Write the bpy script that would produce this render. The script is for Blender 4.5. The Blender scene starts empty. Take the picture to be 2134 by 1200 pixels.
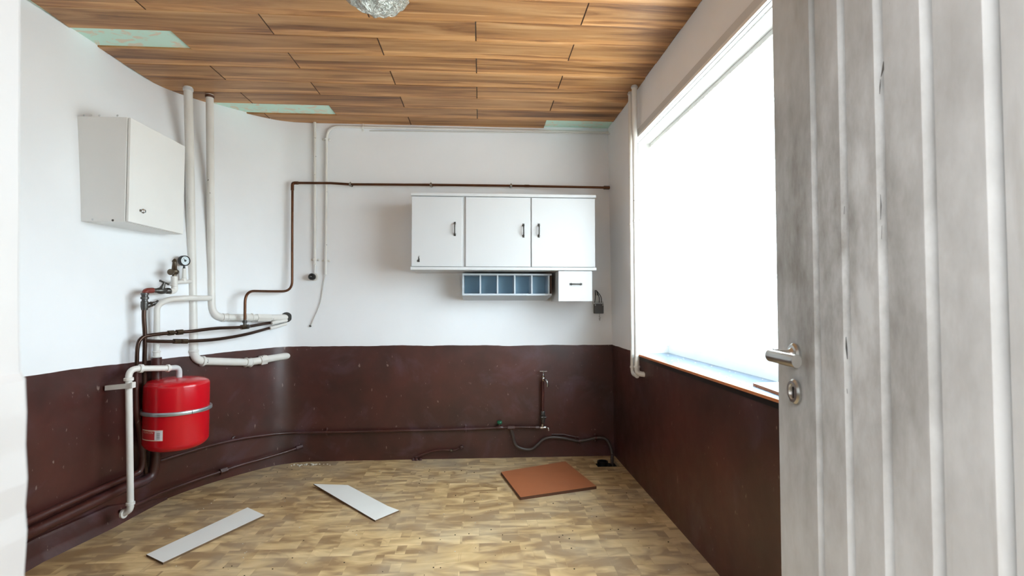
import bpy, bmesh, math, random
from mathutils import Vector, Matrix
from mathutils.bvhtree import BVHTree
random.seed(7)
C = bpy.context.scene.collection
SC = bpy.context.scene
PI = math.pi

# ------------------------------------------------------------------ camera
F, CX, CY, H = 1035.0, 1067.0, 600.0, 1.25
YAW, PIT = math.atan(65 / F), math.atan(32 / F)
cam_d = bpy.data.cameras.new('camera')
cam = bpy.data.objects.new('camera', cam_d)
C.objects.link(cam)
cam.location = (0, 0, H)
cam.rotation_euler = (PI / 2 + PIT, 0, -YAW)
cam_d.sensor_width = 36
cam_d.lens = 36 * F / 2134
cam_d.clip_start = 0.02
cam_d.dof.use_dof = True
cam_d.dof.focus_distance = 3.3
cam_d.dof.aperture_fstop = 8.0
SC.camera = cam

# ------------------------------------------------------------------ world, lights, exposure
w = bpy.data.worlds.new('world')
SC.world = w
w.use_nodes = True
nt = w.node_tree
nt.nodes.clear()
bg = nt.nodes.new('ShaderNodeBackground')
bg.inputs[1].default_value = 29.5
wo = nt.nodes.new('ShaderNodeOutputWorld')
tc = nt.nodes.new('ShaderNodeTexCoord')
sep = nt.nodes.new('ShaderNodeSeparateXYZ')
rp = nt.nodes.new('ShaderNodeValToRGB')
rp.color_ramp.elements[0].position = 0.46
rp.color_ramp.elements[0].color = (.42, .42, .40, 1)
rp.color_ramp.elements[1].position = 0.54
rp.color_ramp.elements[1].color = (.80, .90, 1, 1)
mr = nt.nodes.new('ShaderNodeMapRange')
mr.inputs[1].default_value = -1
mr.inputs[2].default_value = 1
nt.links.new(tc.outputs['Generated'], sep.inputs[0])
nt.links.new(sep.outputs[2], mr.inputs[0])
nt.links.new(mr.outputs[0], rp.inputs[0])
nt.links.new(rp.outputs[0], bg.inputs[0])
nt.links.new(bg.outputs[0], wo.inputs[0])


def area(name, loc, rot, sx, sy, power, col=(1, 1, 1), portal=False):
    l = bpy.data.lights.new(name, 'AREA')
    l.shape = 'RECTANGLE'
    l.size, l.size_y, l.energy, l.color = sx, sy, power, col
    if portal:
        l.cycles.is_portal = True
    o = bpy.data.objects.new(name, l)
    o.location, o.rotation_euler = loc, rot
    C.objects.link(o)
    return o


# the sky enters through the window opening
area('window_portal', (1.45, 2.15, 1.63), (0, PI / 2, 0), 1.5, 2.5, 1, portal=True)
# the lamp of the hallway behind the camera
area('hallway_lamp', (-0.62, -1.0, 2.5), (0, 0, 0), 1.0, 1.3, 85, (.95, .975, 1))
SC.view_settings.view_transform = 'Standard'
SC.view_settings.look = 'None'
SC.view_settings.exposure = 0.0
SC.view_settings.gamma = 1.0
SC.view_settings.use_curve_mapping = False
SC.cycles.use_denoising = True
SC.cycles.max_bounces = 10
SC.cycles.diffuse_bounces = 6
SC.cycles.transparent_max_bounces = 12
SC.cycles.sample_clamp_indirect = 8
SC.cycles.caustics_reflective = False
SC.cycles.caustics_refractive = False


# ------------------------------------------------------------------ unprojection of photo pixels onto real surfaces
def ray(x, y):
    u, v = (x - CX) / F, (CY - y) / F
    f = Vector((math.sin(YAW) * math.cos(PIT), math.cos(YAW) * math.cos(PIT), math.sin(PIT)))
    r = Vector((math.cos(YAW), -math.sin(YAW), 0))
    up = r.cross(f)
    return f + u * r + v * up


def at(x, y, axis, val):
    d = ray(x, y)
    o = Vector((0, 0, H))
    return o + d * ((val - o[axis]) / d[axis])


ZC = 2.705      # underside of the ceiling boards
YB = 4.06       # back wall


def XR(z):      # right wall leans in a little
    return 1.098 - 0.014 * z


# ------------------------------------------------------------------ materials
def srgb(r, g, b):
    def f(c):
        c /= 255.0
        return c / 12.92 if c <= .04045 else ((c + .055) / 1.055) ** 2.4
    return (f(r), f(g), f(b), 1)


class MatB:
    def __init__(s, name):
        s.m = bpy.data.materials.new(name)
        s.m.use_nodes = True
        s.t = s.m.node_tree
        s.b = s.t.nodes['Principled BSDF']
        s.out = s.t.nodes['Material Output']

    def n(s, typ, **kw):
        nd = s.t.nodes.new('ShaderNode' + typ)
        for k, v in kw.items():
            setattr(nd, k, v)
        return nd

    def l(s, a, b):
        s.t.links.new(a, b)

    def coord(s, scale=(1, 1, 1), kind='Object', loc=None):
        tc = s.n('TexCoord')
        mp = s.n('Mapping')
        mp.inputs['Scale'].default_value = scale
        s.l(tc.outputs[kind], mp.inputs[0])
        if loc is not None:
            s.l(loc, mp.inputs['Location'])
        return mp.outputs[0]

    def noise(s, vec, scale, detail=3, rough=.5, dist=0):
        nd = s.n('TexNoise')
        nd.inputs['Scale'].default_value = scale
        nd.inputs['Detail'].default_value = detail
        nd.inputs['Roughness'].default_value = rough
        nd.inputs['Distortion'].default_value = dist
        s.l(vec, nd.inputs['Vector'])
        return nd.outputs['Fac']

    def ramp(s, fac, stops):
        r = s.n('ValToRGB')
        e = r.color_ramp.elements
        while len(e) < len(stops):
            e.new(.5)
        for i, (p, c) in enumerate(stops):
            e[i].position = p
            e[i].color = c if len(c) == 4 else (*c, 1)
        s.l(fac, r.inputs[0])
        return r.outputs[0]

    def mix(s, fac, a, b, mode='MIX'):
        m = s.n('MixRGB', blend_type=mode)
        for i, v in enumerate((fac, a, b)):
            if isinstance(v, (int, float)):
                m.inputs[i].default_value = v if i == 0 else (v, v, v, 1)
            elif isinstance(v, tuple):
                m.inputs[i].default_value = v
            else:
                s.l(v, m.inputs[i])
        return m.outputs[0]

    def math(s, op, a, b=None):
        m = s.n('Math', operation=op)
        for i, v in enumerate((a, b)):
            if v is None:
                continue
            if isinstance(v, (int, float)):
                m.inputs[i].default_value = v
            else:
                s.l(v, m.inputs[i])
        return m.outputs[0]

    def bump(s, h, strength, dist=.01):
        b = s.n('Bump')
        b.inputs['Strength'].default_value = strength
        b.inputs['Distance'].default_value = dist
        s.l(h, b.inputs['Height'])
        s.l(b.outputs[0], s.b.inputs['Normal'])

    def set(s, **kw):
        for k, v in kw.items():
            k = {'base': 'Base Color', 'rough': 'Roughness', 'metal': 'Metallic', 'spec': 'Specular IOR Level',
                 'coat': 'Coat Weight', 'trans': 'Transmission Weight'}.get(k, k)
            if isinstance(v, (int, float, tuple)):
                s.b.inputs[k].default_value = v
            else:
                s.l(v, s.b.inputs[k])
        return s


K0, K1 = (0, 0, 0, 1), (1, 1, 1, 1)
BLACK = (0, 0, 0, 1)


def simple(name, col, rough=.5, metal=0, var=.08, scale=20, bump=0, spec=.5):
    m = MatB(name)
    v = m.coord()
    n = m.noise(v, scale, 4)
    dark = tuple(c * (1 - var * 2) for c in col[:3]) + (1,)
    m.set(base=m.mix(n, dark, col), rough=rough, metal=metal, spec=spec)
    if bump:
        m.bump(m.noise(v, scale * 4, 3), bump, .003)
    return m.m


def brown_nodes(m, v):
    n1 = m.noise(v, 2.2, 5, .6)
    n2 = m.noise(v, 9, 4, .6)
    base = m.mix(m.ramp(n1, [(.35, K0), (.7, K1)]), srgb(50, 23, 17), srgb(78, 35, 28))
    bloom = m.ramp(m.noise(v, 3.1, 6, .62, .6), [(.56, K0), (.78, K1)])
    base = m.mix(m.math('MULTIPLY', bloom, .30), base, srgb(112, 96, 112))
    # scratched specks of the light coat under the brown
    sp = m.ramp(m.noise(m.coord((1.0, 1.0, .45)), 46, 3, .5), [(.70, K0), (.74, K1)])
    base = m.mix(m.math('MULTIPLY', sp, .6), base, srgb(150, 128, 118))
    rough = m.math('ADD', m.math('MULTIPLY', n2, .22), .29)
    return base, rough


def wall_mat():
    m = MatB('two_tone_wall_paint')
    v = m.coord()
    sepn = m.n('SeparateXYZ')
    m.l(v, sepn.inputs[0])
    wob = m.noise(v, 2.0, 4, .6)
    z = m.math('ADD', sepn.outputs[2], m.math('MULTIPLY', m.math('SUBTRACT', wob, .5), -.03))
    up = m.math('GREATER_THAN', z, .908)
    n1 = m.noise(v, .9, 5, .55)
    white = m.mix(m.ramp(n1, [(.3, K0), (.75, K1)]), srgb(228, 230, 233), srgb(238, 240, 244))
    st = m.ramp(m.noise(v, 14, 5, .7), [(.73, K0), (.80, K1)])
    white = m.mix(m.math('MULTIPLY', st, .22), white, srgb(120, 118, 112))
    base, rough = brown_nodes(m, v)
    m.set(base=m.mix(up, base, white),
          rough=m.mix(up, rough, .62), spec=m.mix(up, .72, .3))
    h = m.math('ADD', m.noise(v, 2.4, 3, .45), m.math('MULTIPLY', m.noise(v, 30, 2, .5), .035))
    m.bump(h, .30, .03)
    return m.m


def brown_mat():
    m = MatB('brown_gloss_paint')
    v = m.coord()
    b, r = brown_nodes(m, v)
    m.set(base=b, rough=r, spec=.6)
    m.bump(m.noise(v, 60, 3), .15, .004)
    return m.m


def white_pipe_mat():
    m = MatB('chipped_white_pipe_paint')
    v = m.coord()
    n = m.noise(v, 7, 4)
    base = m.mix(n, srgb(205, 202, 197), srgb(228, 226, 222))
    sp = m.ramp(m.noise(v, 38, 3, .5), [(.73, K0), (.745, K1)])
    base = m.mix(sp, base, srgb(52, 46, 42))
    m.set(base=base, rough=.38)
    m.bump(m.noise(v, 60, 2), .1, .003)
    return m.m


def plank_mat():
    m = MatB('wood_print_laminate')
    oi = m.n('ObjectInfo')
    cmb = m.n('CombineXYZ')
    m.l(m.math('MULTIPLY', oi.outputs['Random'], 37.0), cmb.inputs[0])
    m.l(m.math('MULTIPLY', oi.outputs['Random'], 91.0), cmb.inputs[1])
    v = m.coord((1, 1, 1), loc=cmb.outputs[0])
    # three printed strips across each board
    sx = m.n('SeparateXYZ')
    tcg = m.coord(kind='UV')
    m.l(tcg, sx.inputs[0])
    strip = m.math('GREATER_THAN', m.math('ADD', sx.outputs[1], m.math('MULTIPLY', m.math('SUBTRACT', m.noise(v, 3.0, 2), .5), .25)), .72)
    seg = m.math('FLOOR', m.math('ADD', m.math('MULTIPLY', sx.outputs[0], .01), m.math('MULTIPLY', strip, .37)))
    wn = m.n('TexWhiteNoise', noise_dimensions='3D')
    c2 = m.n('CombineXYZ')
    m.l(strip, c2.inputs[0])
    m.l(seg, c2.inputs[1])
    m.l(oi.outputs['Random'], c2.inputs[2])
    m.l(c2.outputs[0], wn.inputs['Vector'])
    mp = m.n('Mapping')
    mp.inputs['Scale'].default_value = (.8, 12, 1)
    m.l(v, mp.inputs[0])
    off = m.n('VectorMath', operation='MULTIPLY_ADD')
    m.l(wn.outputs['Color'], off.inputs[0])
    off.inputs[1].default_value = (9, 9, 0)
    m.l(mp.outputs[0], off.inputs[2])
    g1 = m.noise(off.outputs[0], 1.1, 6, .60, 1.1)
    mp2 = m.n('Mapping')
    mp2.inputs['Scale'].default_value = (5, 130, 1)
    m.l(v, mp2.inputs[0])
    g2 = m.noise(mp2.outputs[0], 1.0, 4, .6)
    col = m.ramp(g1, [(.30, srgb(92, 56, 28)), (.40, srgb(142, 95, 54)), (.52, srgb(184, 133, 82)), (.70, srgb(216, 168, 116))])
    col = m.mix(m.math('MULTIPLY', g2, .40), col, srgb(128, 86, 50))
    band = m.ramp(sx.outputs[1], [(0, (1.0, 1.0, 1.0, 1)), (.12, (.90, .90, .90, 1)), (.45, (.80, .79, .78, 1)), (.66, (.88, .87, .86, 1)), (.74, (1.14, 1.14, 1.14, 1)), (1, (1.18, 1.18, 1.18, 1))])
    col = m.mix(1.0, col, band, 'MULTIPLY')
    tint = m.ramp(wn.outputs['Value'], [(0, (.92, .91, .90, 1)), (1, (1.04, 1.04, 1.04, 1))])
    col = m.mix(1.0, col, tint, 'MULTIPLY')
    m.set(base=col, rough=.42, spec=.45)
    m.bump(m.math('ADD', g1, m.math('MULTIPLY', g2, .4)), .06, .004)
    return m.m


def floor_mat():
    m = MatB('parquet_print_vinyl')
    v = m.coord()
    wn = m.n('TexNoise', noise_dimensions='3D')
    wn.inputs['Scale'].default_value = 5
    wn.inputs['Detail'].default_value = 2
    m.l(v, wn.inputs['Vector'])
    vm = m.n('VectorMath', operation='MULTIPLY_ADD')
    m.l(wn.outputs['Color'], vm.inputs[0])
    vm.inputs[1].default_value = (.012, .012, 0)
    m.l(v, vm.inputs[2])

    def brick(w_, h_, offv, mort):
        b = m.n('TexBrick')
        b.offset = offv
        b.offset_frequency = 2
        b.squash = 1.0
        b.inputs['Color1'].default_value = K0
        b.inputs['Color2'].default_value = K1
        b.inputs['Mortar'].default_value = (.5, .5, .5, 1)
        b.inputs['Scale'].default_value = 1
        b.inputs['Mortar Size'].default_value = mort
        b.inputs['Brick Width'].default_value = w_
        b.inputs['Row Height'].default_value = h_
        m.l(vm.outputs[0], b.inputs['Vector'])
        return b
    b1 = brick(.21, .088, .43, .0006)
    b2 = brick(.37, .088, .27, .0005)
    rnd = m.mix(.5, b1.outputs['Color'], b2.outputs['Color'])
    mp = m.n('Mapping')
    mp.inputs['Scale'].default_value = (3.6, 9, 1)
    m.l(v, mp.inputs[0])
    # each block carries its own soft cloudy print
    sh = m.n('VectorMath', operation='MULTIPLY_ADD')
    m.l(rnd, sh.inputs[0])
    sh.inputs[1].default_value = (7, 5, 0)
    m.l(mp.outputs[0], sh.inputs[2])
    cl = m.noise(sh.outputs[0], 1.0, 3, .5, 1.0)
    val = m.math('ADD', m.math('MULTIPLY', cl, .75), m.math('MULTIPLY', m.mix(1.0, rnd, 0.0), .27))
    col = m.ramp(val, [(.30, srgb(150, 120, 84)), (.43, srgb(196, 166, 120)), (.55, srgb(224, 196, 148)), (.68, srgb(246, 226, 182))])
    grey = m.ramp(m.noise(v, 1.7, 5, .6), [(.42, K0), (.68, K1)])
    col = m.mix(m.math('MULTIPLY', grey, .42), col, srgb(176, 170, 156))
    mo = m.math('MULTIPLY', b2.outputs['Fac'], .45)
    col = m.mix(mo, col, srgb(110, 88, 62))
    dirt = m.ramp(m.noise(v, 31, 5, .65), [(.70, K0), (.79, K1)])
    col = m.mix(m.math('MULTIPLY', dirt, .6), col, srgb(70, 58, 44))
    m.set(base=col, rough=m.math('ADD', m.math('MULTIPLY', m.noise(v, 6, 4), .25), .33), spec=.45)
    m.bump(m.math('ADD', m.noise(v, 2.5, 3), m.math('MULTIPLY', m.noise(v, 40, 3), .06)), .25, .012)
    return m.m


def ceiling_paper_mat():
    m = MatB('faded_green_ceiling_paper')
    v = m.coord((9, 17, 1))
    n = m.noise(v, 1.3, 2, .5, 1.2)
    col = m.mix(m.ramp(n, [(.54, K0), (.62, K1)]), srgb(206, 236, 222), srgb(222, 214, 194))
    m.set(base=col, rough=.8)
    return m.m


def door_mat():
    m = MatB('soiled_grey_white_door_paint')
    v = m.coord((1, 1, .55))
    g = m.ramp(m.noise(v, 2.6, 6, .6), [(.42, K0), (.72, K1)])
    col = m.mix(m.math('MULTIPLY', g, .62), srgb(200, 203, 205), srgb(134, 134, 131))
    gp = m.n('VectorMath', operation='DISTANCE')
    m.l(m.coord((1, 1, .75)), gp.inputs[0])
    gp.inputs[1].default_value = (.64, .90, .98)
    near = m.ramp(gp.outputs['Value'], [(.10, K1), (.55, K0)])
    gr2 = m.ramp(m.noise(m.coord((1, 1, .5)), 7, 6, .65), [(.38, K0), (.66, K1)])
    col = m.mix(m.math('MULTIPLY', m.math('MULTIPLY', near, gr2), .95), col, srgb(104, 98, 88))
    st = m.ramp(m.noise(m.coord((1, 1, .12)), 26, 4, .6), [(.62, K0), (.74, K1)])
    col = m.mix(m.math('MULTIPLY', st, .22), col, srgb(130, 124, 114))
    ch = m.ramp(m.noise(m.coord((1, 1, .35)), 60, 3, .5), [(.76, K0), (.78, K1)])
    col = m.mix(m.math('MULTIPLY', ch, .7), col, srgb(90, 84, 76))
    m.set(base=col, rough=.5)
    m.bump(m.noise(v, 30, 4), .12, .004)
    return m.m


def curtain_mat(name, tr, col):
    m = MatB(name)
    t = m.t
    t.nodes.remove(m.b)
    tp, tl, df = m.n('BsdfTransparent'), m.n('BsdfTranslucent'), m.n('BsdfDiffuse')
    tl.inputs[0].default_value = col
    df.inputs[0].default_value = col
    a, b = m.n('MixShader'), m.n('MixShader')
    a.inputs[0].default_value = .5
    m.l(tl.outputs[0], a.inputs[1])
    m.l(df.outputs[0], a.inputs[2])
    v = m.coord((1, 1, 1))
    lace = m.ramp(m.noise(v, 24, 2), [(.45, (1 - tr - .08,) * 3), (.6, (1 - tr + .06,) * 3)])
    m.l(lace, b.inputs[0])
    m.l(tp.outputs[0], b.inputs[1])
    m.l(a.outputs[0], b.inputs[2])
    m.l(b.outputs[0], m.out.inputs[0])
    return m.m


def pane_mat():
    m = MatB('window_pane_glass')
    m.t.nodes.remove(m.b)
    tp, gl, mx = m.n('BsdfTransparent'), m.n('BsdfGlossy'), m.n('MixShader')
    gl.inputs['Roughness'].default_value = .03
    tp.inputs[0].default_value = (.93, .96, .95, 1)
    mx.inputs[0].default_value = .06
    m.l(tp.outputs[0], mx.inputs[1])
    m.l(gl.outputs[0], mx.inputs[2])
    m.l(mx.outputs[0], m.out.inputs[0])
    return m.m


M = dict(
    wall=wall_mat(), brown=brown_mat(), wpipe=white_pipe_mat(), plank=plank_mat(), floor=floor_mat(),
    paper=ceiling_paper_mat(), door=door_mat(),
    curtain=curtain_mat('sheer_white_curtain', .42, (.93, .94, .95, 1)),
    tape=curtain_mat('curtain_heading_tape', .12, (.80, .80, .82, 1)),
    pane=pane_mat(),
    wframe=simple('white_window_paint', srgb(232, 232, 230), .4, var=.03, scale=6),
    casing=simple('grey_white_casing_paint', srgb(202, 203, 204), .5, var=.05, scale=5),
    jamb=simple('white_door_frame_paint', srgb(222, 222, 224), .5, var=.03, scale=9, bump=.2),
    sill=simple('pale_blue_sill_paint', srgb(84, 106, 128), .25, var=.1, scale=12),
    orange=simple('bare_orange_wood_edge', srgb(196, 120, 70), .6),
    cab=simple('white_cabinet_paint', srgb(200, 201, 203), .35, var=.02, scale=4),
    cabside=simple('grey_white_side_paint', srgb(212, 214, 216), .45, var=.03, scale=4),
    gap=simple('dark_gap', srgb(60, 58, 56), .8),
    chrome=simple('worn_chrome', srgb(190, 190, 188), .22, 1, .1),
    alu=simple('satin_aluminium', srgb(205, 205, 203), .3, 1, .06),
    zinc=simple('zinc_plated_steel', srgb(190, 202, 208), .35, .8, .08),
    steel=simple('dark_steel', srgb(86, 84, 82), .35, .7, .1),
    black=simple('black_plastic', srgb(20, 20, 20), .35, 0, .1),
    copper=simple('tarnished_copper', srgb(108, 70, 48), .28, .75, .28, 12),
    dcopper=simple('dark_tarnished_copper', srgb(78, 56, 46), .3, .7, .3, 14),
    brass=simple('dull_brass', srgb(104, 92, 78), .35, .8, .2, 14),
    redfit=simple('red_brown_fitting', srgb(120, 48, 38), .4),
    blue=simple('dusty_blue_paint', srgb(172, 210, 232), .55, var=.06, scale=8),
    bluegrey=simple('blue_grey_edge_paint', srgb(190, 198, 206), .45, var=.04, scale=8),
    dgrey=simple('dark_grey_plastic', srgb(78, 78, 78), .45, var=.05),
    green=simple('green_knob_plastic', srgb(20, 92, 62), .35),
    red=simple('red_tank_enamel', srgb(196, 16, 30), .22, var=.03, scale=3),
    label=simple('cream_label_paper', srgb(236, 214, 196), .5, var=.02),
    labelred=simple('red_label_print', srgb(200, 48, 52), .45, var=.02),
    labelwhite=simple('white_label_print', srgb(222, 220, 226), .45, var=.02),
    ink=simple('grey_ink', srgb(96, 92, 100), .5),
    board=simple('grey_white_laminate_board', srgb(232, 232, 228), .4, var=.03, scale=9),
    chip=simple('raw_chipboard_edge', srgb(118, 92, 66), .8, var=.2, scale=60),
    ply=simple('orange_brown_wood_board', srgb(172, 104, 66), .45, var=.1, scale=9),
    plyedge=simple('dark_board_edge', srgb(92, 58, 40), .6),
    hose=simple('grey_black_hose', srgb(70, 60, 56), .42, var=.15),
    cord=simple('white_flex', srgb(205, 204, 200), .5),
    dial=simple('gauge_dial_white', srgb(214, 226, 232), .3, var=.02),
    crumb=simple('plaster_crumb', srgb(214, 206, 192), .8),
    dirtc=simple('dark_crumb', srgb(48, 38, 28), .9),
    pit=simple('dark_pit', srgb(22, 18, 16), .9),
    plankedge=simple('dark_board_joint', srgb(74, 44, 24), .7),
    hall=simple('hallway_white_paint', srgb(226, 224, 220), .6, var=.03, scale=3),
)


# ------------------------------------------------------------------ mesh helpers
def obj(name, bm, mat, parent=None, smooth=False, label=None, **props):
    me = bpy.data.meshes.new(name)
    bmesh.ops.recalc_face_normals(bm, faces=bm.faces)
    bm.to_mesh(me)
    bm.free()
    for m in (mat if isinstance(mat, (list, tuple)) else [mat]):
        me.materials.append(m)
    if smooth:
        for p in me.polygons:
            p.use_smooth = True
        try:
            me.set_sharp_from_angle(angle=math.radians(38))
        except Exception:
            pass
    o = bpy.data.objects.new(name, me)
    C.objects.link(o)
    if parent is not None:
        o.parent = parent
        o.matrix_parent_inverse = parent.matrix_world.inverted()
    if label:
        o['label'] = label
    for k, v in props.items():
        o[k] = v
    return o


def thing(name, label, cat, loc=(0, 0, 0), group=None):
    o = bpy.data.objects.new(name, None)
    C.objects.link(o)
    o.location = loc
    o.matrix_world = Matrix.Translation(Vector(loc))
    o.empty_display_size = .05
    o['label'], o['category'] = label, cat
    if group:
        o['group'] = group
    return o


def tag(o, label, cat, group=None):
    o['label'], o['category'] = label, cat
    if group:
        o['group'] = group
    return o


def B():
    return bmesh.new()


def box(bm, a, b, bev=0, rot=None, piv=None, mi=0):
    a, b = Vector(a), Vector(b)
    r = bmesh.ops.create_cube(bm, size=1)
    vs = r['verts']
    c, s = (a + b) / 2, (b - a)
    for v in vs:
        v.co = Vector((v.co.x * s.x, v.co.y * s.y, v.co.z * s.z)) + c
    if bev:
        es = list({e for v in vs for e in v.link_edges})
        rr = bmesh.ops.bevel(bm, geom=es, offset=bev, segments=2, affect='EDGES', profile=.5)
        vs = list({v for f in rr['faces'] for v in f.verts} | {v for v in vs if v.is_valid})
    if rot is not None:
        bmesh.ops.rotate(bm, verts=vs, cent=piv if piv is not None else c, matrix=rot)
    if mi:
        for f in {f for v in vs for f in v.link_faces}:
            f.material_index = mi
    return vs


def quad(bm, *pts):
    return bm.faces.new([bm.verts.new(p) for p in pts])


def fillet(pts, rad, n=6):
    pts = [Vector(p) for p in pts]
    if rad <= 0:
        return pts
    out = [pts[0]]
    for i in range(1, len(pts) - 1):
        p0, p, p1 = pts[i - 1], pts[i], pts[i + 1]
        a, b = (p0 - p), (p1 - p)
        r = min(rad, a.length * .48, b.length * .48)
        a.normalize(); b.normalize()
        s, e = p + a * r, p + b * r
        for k in range(n + 1):
            t = k / n
            out.append(s * (1 - t) ** 2 + p * 2 * t * (1 - t) + e * t * t)
    out.append(pts[-1])
    return out


def spline(pts, n=6):
    pts = [Vector(p) for p in pts]
    if len(pts) < 3:
        return pts
    P = [pts[0] * 2 - pts[1]] + pts + [pts[-1] * 2 - pts[-2]]
    out = []
    for i in range(1, len(P) - 2):
        a, b, c, d = P[i - 1], P[i], P[i + 1], P[i + 2]
        for k in range(n):
            t = k / n
            out.append(.5 * ((2 * b) + (c - a) * t + (2 * a - 5 * b + 4 * c - d) * t * t + (3 * b - a - 3 * c + d) * t ** 3))
    out.append(pts[-1])
    return out


def tube(bm, pts, r, seg=14, cap=True, mi=0):
    pts = [Vector(p) for p in pts]
    q = [pts[0]]
    rr = [r[0]] if isinstance(r, (list, tuple)) else None
    for i, p in enumerate(pts[1:]):
        if (p - q[-1]).length > 1e-5:
            q.append(p)
            if rr is not None:
                rr.append(r[i + 1])
    pts = q
    t0 = (pts[1] - pts[0]).normalized()
    up = Vector((0, 0, 1)) if abs(t0.z) < .9 else Vector((0, 1, 0))
    nrm = t0.cross(up).normalized()
    rings = []
    for i, p in enumerate(pts):
        if i == 0:
            t = t0
        elif i == len(pts) - 1:
            t = (pts[i] - pts[i - 1]).normalized()
        else:
            t = ((pts[i + 1] - p).normalized() + (p - pts[i - 1]).normalized())
            t = t.normalized() if t.length > 1e-6 else t0
        nrm = (nrm - t * nrm.dot(t)).normalized()
        bn = t.cross(nrm)
        rad = rr[i] if rr is not None else r
        rings.append([bm.verts.new(p + (nrm * math.cos(2 * PI * k / seg) + bn * math.sin(2 * PI * k / seg)) * rad) for k in range(seg)])
    for a, b in zip(rings, rings[1:]):
        for k in range(seg):
            f = bm.faces.new((a[k], a[(k + 1) % seg], b[(k + 1) % seg], b[k]))
            f.material_index = mi
    if cap:
        for rg in (rings[0], rings[-1]):
            f = bm.faces.new(rg)
            f.material_index = mi


def lathe(bm, o, d, prof, seg=20, mi=0):
    """prof: (distance along d, radius)"""
    o, d = Vector(o), Vector(d).normalized()
    up = Vector((0, 0, 1)) if abs(d.z) < .9 else Vector((0, 1, 0))
    a = d.cross(up).normalized()
    b = d.cross(a)
    rings = []
    for s, r in prof:
        if r < 1e-5:
            rings.append([bm.verts.new(o + d * s)])
        else:
            rings.append([bm.verts.new(o + d * s + (a * math.cos(2 * PI * k / seg) + b * math.sin(2 * PI * k / seg)) * r) for k in range(seg)])
    for p, q in zip(rings, rings[1:]):
        for k in range(seg):
            k2 = (k + 1) % seg
            if len(p) == 1 and len(q) == 1:
                continue
            if len(p) == 1:
                f = bm.faces.new((p[0], q[k], q[k2]))
            elif len(q) == 1:
                f = bm.faces.new((p[k], p[k2], q[0]))
            else:
                f = bm.faces.new((p[k], p[k2], q[k2], q[k]))
            f.material_index = mi
    for rg in (rings[0], rings[-1]):
        if len(rg) > 2:
            f = bm.faces.new(rg)
            f.material_index = mi


def resample(poly, n):
    poly = spline([Vector((x, y, 0)) for x, y in poly], 8)
    L = [0]
    for a, b in zip(poly, poly[1:]):
        L.append(L[-1] + (b - a).length)
    out, j = [], 0
    for i in range(n):
        s = L[-1] * i / (n - 1)
        while j < len(L) - 2 and L[j + 1] < s:
            j += 1
        t = (s - L[j]) / max(1e-9, L[j + 1] - L[j])
        out.append(poly[j].lerp(poly[j + 1], min(1, t)))
    return out


# ------------------------------------------------------------------ the room shell
NP = 60
prof = {
    0.0: [(-2.16, 2.59), (-2.10, 2.89), (-2.055, 3.12), (-2.0, 3.36), (-1.91, 3.56), (-1.77, 3.77), (-1.61, 3.95), (-1.50, 4.02), (-1.38, 4.055), (-1.3, YB)],
    0.91: [(-2.125, 2.45), (-2.09, 2.75), (-2.04, 3.0), (-1.975, 3.22), (-1.885, 3.42), (-1.74, 3.73), (-1.62, 3.95), (-1.53, 4.035), (-1.42, 4.055), (-1.3, YB)],
    2.72: [(-2.19, 2.45), (-2.175, 2.9), (-2.18, 3.25), (-2.13, 3.48), (-1.99, 3.69), (-1.78, 3.90), (-1.58, 4.03), (-1.40, 4.058), (-1.34, 4.059), (-1.3, YB)],
}
zs = sorted(prof)
pr = {z: [Vector((p[0][0] , .33, 0)).lerp(Vector((p[0][0], p[0][1], 0)), k / 10) for k in range(10)] + resample(p, NP) for z, p in prof.items()}
NT = NP + 10


def wall_left_pt(i, z):
    a, b, c = zs
    la = (z - b) * (z - c) / ((a - b) * (a - c))
    lb = (z - a) * (z - c) / ((b - a) * (b - c))
    lc = (z - a) * (z - b) / ((c - a) * (c - b))
    p = pr[a][i] * la + pr[b][i] * lb + pr[c][i] * lc
    return Vector((p.x, p.y, z))


bm = B()
rows = []
ZT = 2.76
for k in range(24):
    z = -0.02 + (ZT + .02) * k / 23
    rows.append([bm.verts.new(wall_left_pt(i, z)) for i in range(NT)])
for a, b in zip(rows, rows[1:]):
    for i in range(NT - 1):
        bm.faces.new((a[i], a[i + 1], b[i + 1], b[i]))
# outer skin gives the wall its thickness
outer = []
for z in (-.02, ZT):
    outer.append([bm.verts.new((-2.45, .33, z)), bm.verts.new((-2.45, 4.3, z)), bm.verts.new((-1.3, 4.3, z))])
for i in range(2):
    bm.faces.new((outer[0][i], outer[0][i + 1], outer[1][i + 1], outer[1][i]))
wl = obj('wall_left', bm, M['wall'], smooth=True, kind='structure')

bm = B()
box(bm, (-1.3, YB, -.02), (1.12, YB + .2, ZT))
wb = obj('wall_back', bm, M['wall'], kind='structure')

# right wall with the window opening
WY0, WY1, WZ0, WZ1 = .95, 3.365, .895, 2.365
XO = 1.40
bm = B()


def rbox(bm, y0, y1, z0, z1):
    v = [bm.verts.new(p) for p in ((XR(z0), y0, z0), (XR(z0), y1, z0), (XR(z1), y1, z1), (XR(z1), y0, z1),
                                   (XO, y0, z0), (XO, y1, z0), (XO, y1, z1), (XO, y0, z1))]
    for f in ((0, 1, 2, 3), (4, 5, 6, 7), (0, 1, 5, 4), (3, 2, 6, 7), (0, 3, 7, 4), (1, 2, 6, 5)):
        bm.faces.new([v[i] for i in f])


for args in ((.14, WY0, -.02, ZT), (WY1, YB + .2, -.02, ZT), (WY0, WY1, -.02, WZ0), (WY0, WY1, WZ1, ZT)):
    rbox(bm, *args)
wr = obj('wall_right', bm, M['wall'], kind='structure')

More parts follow.
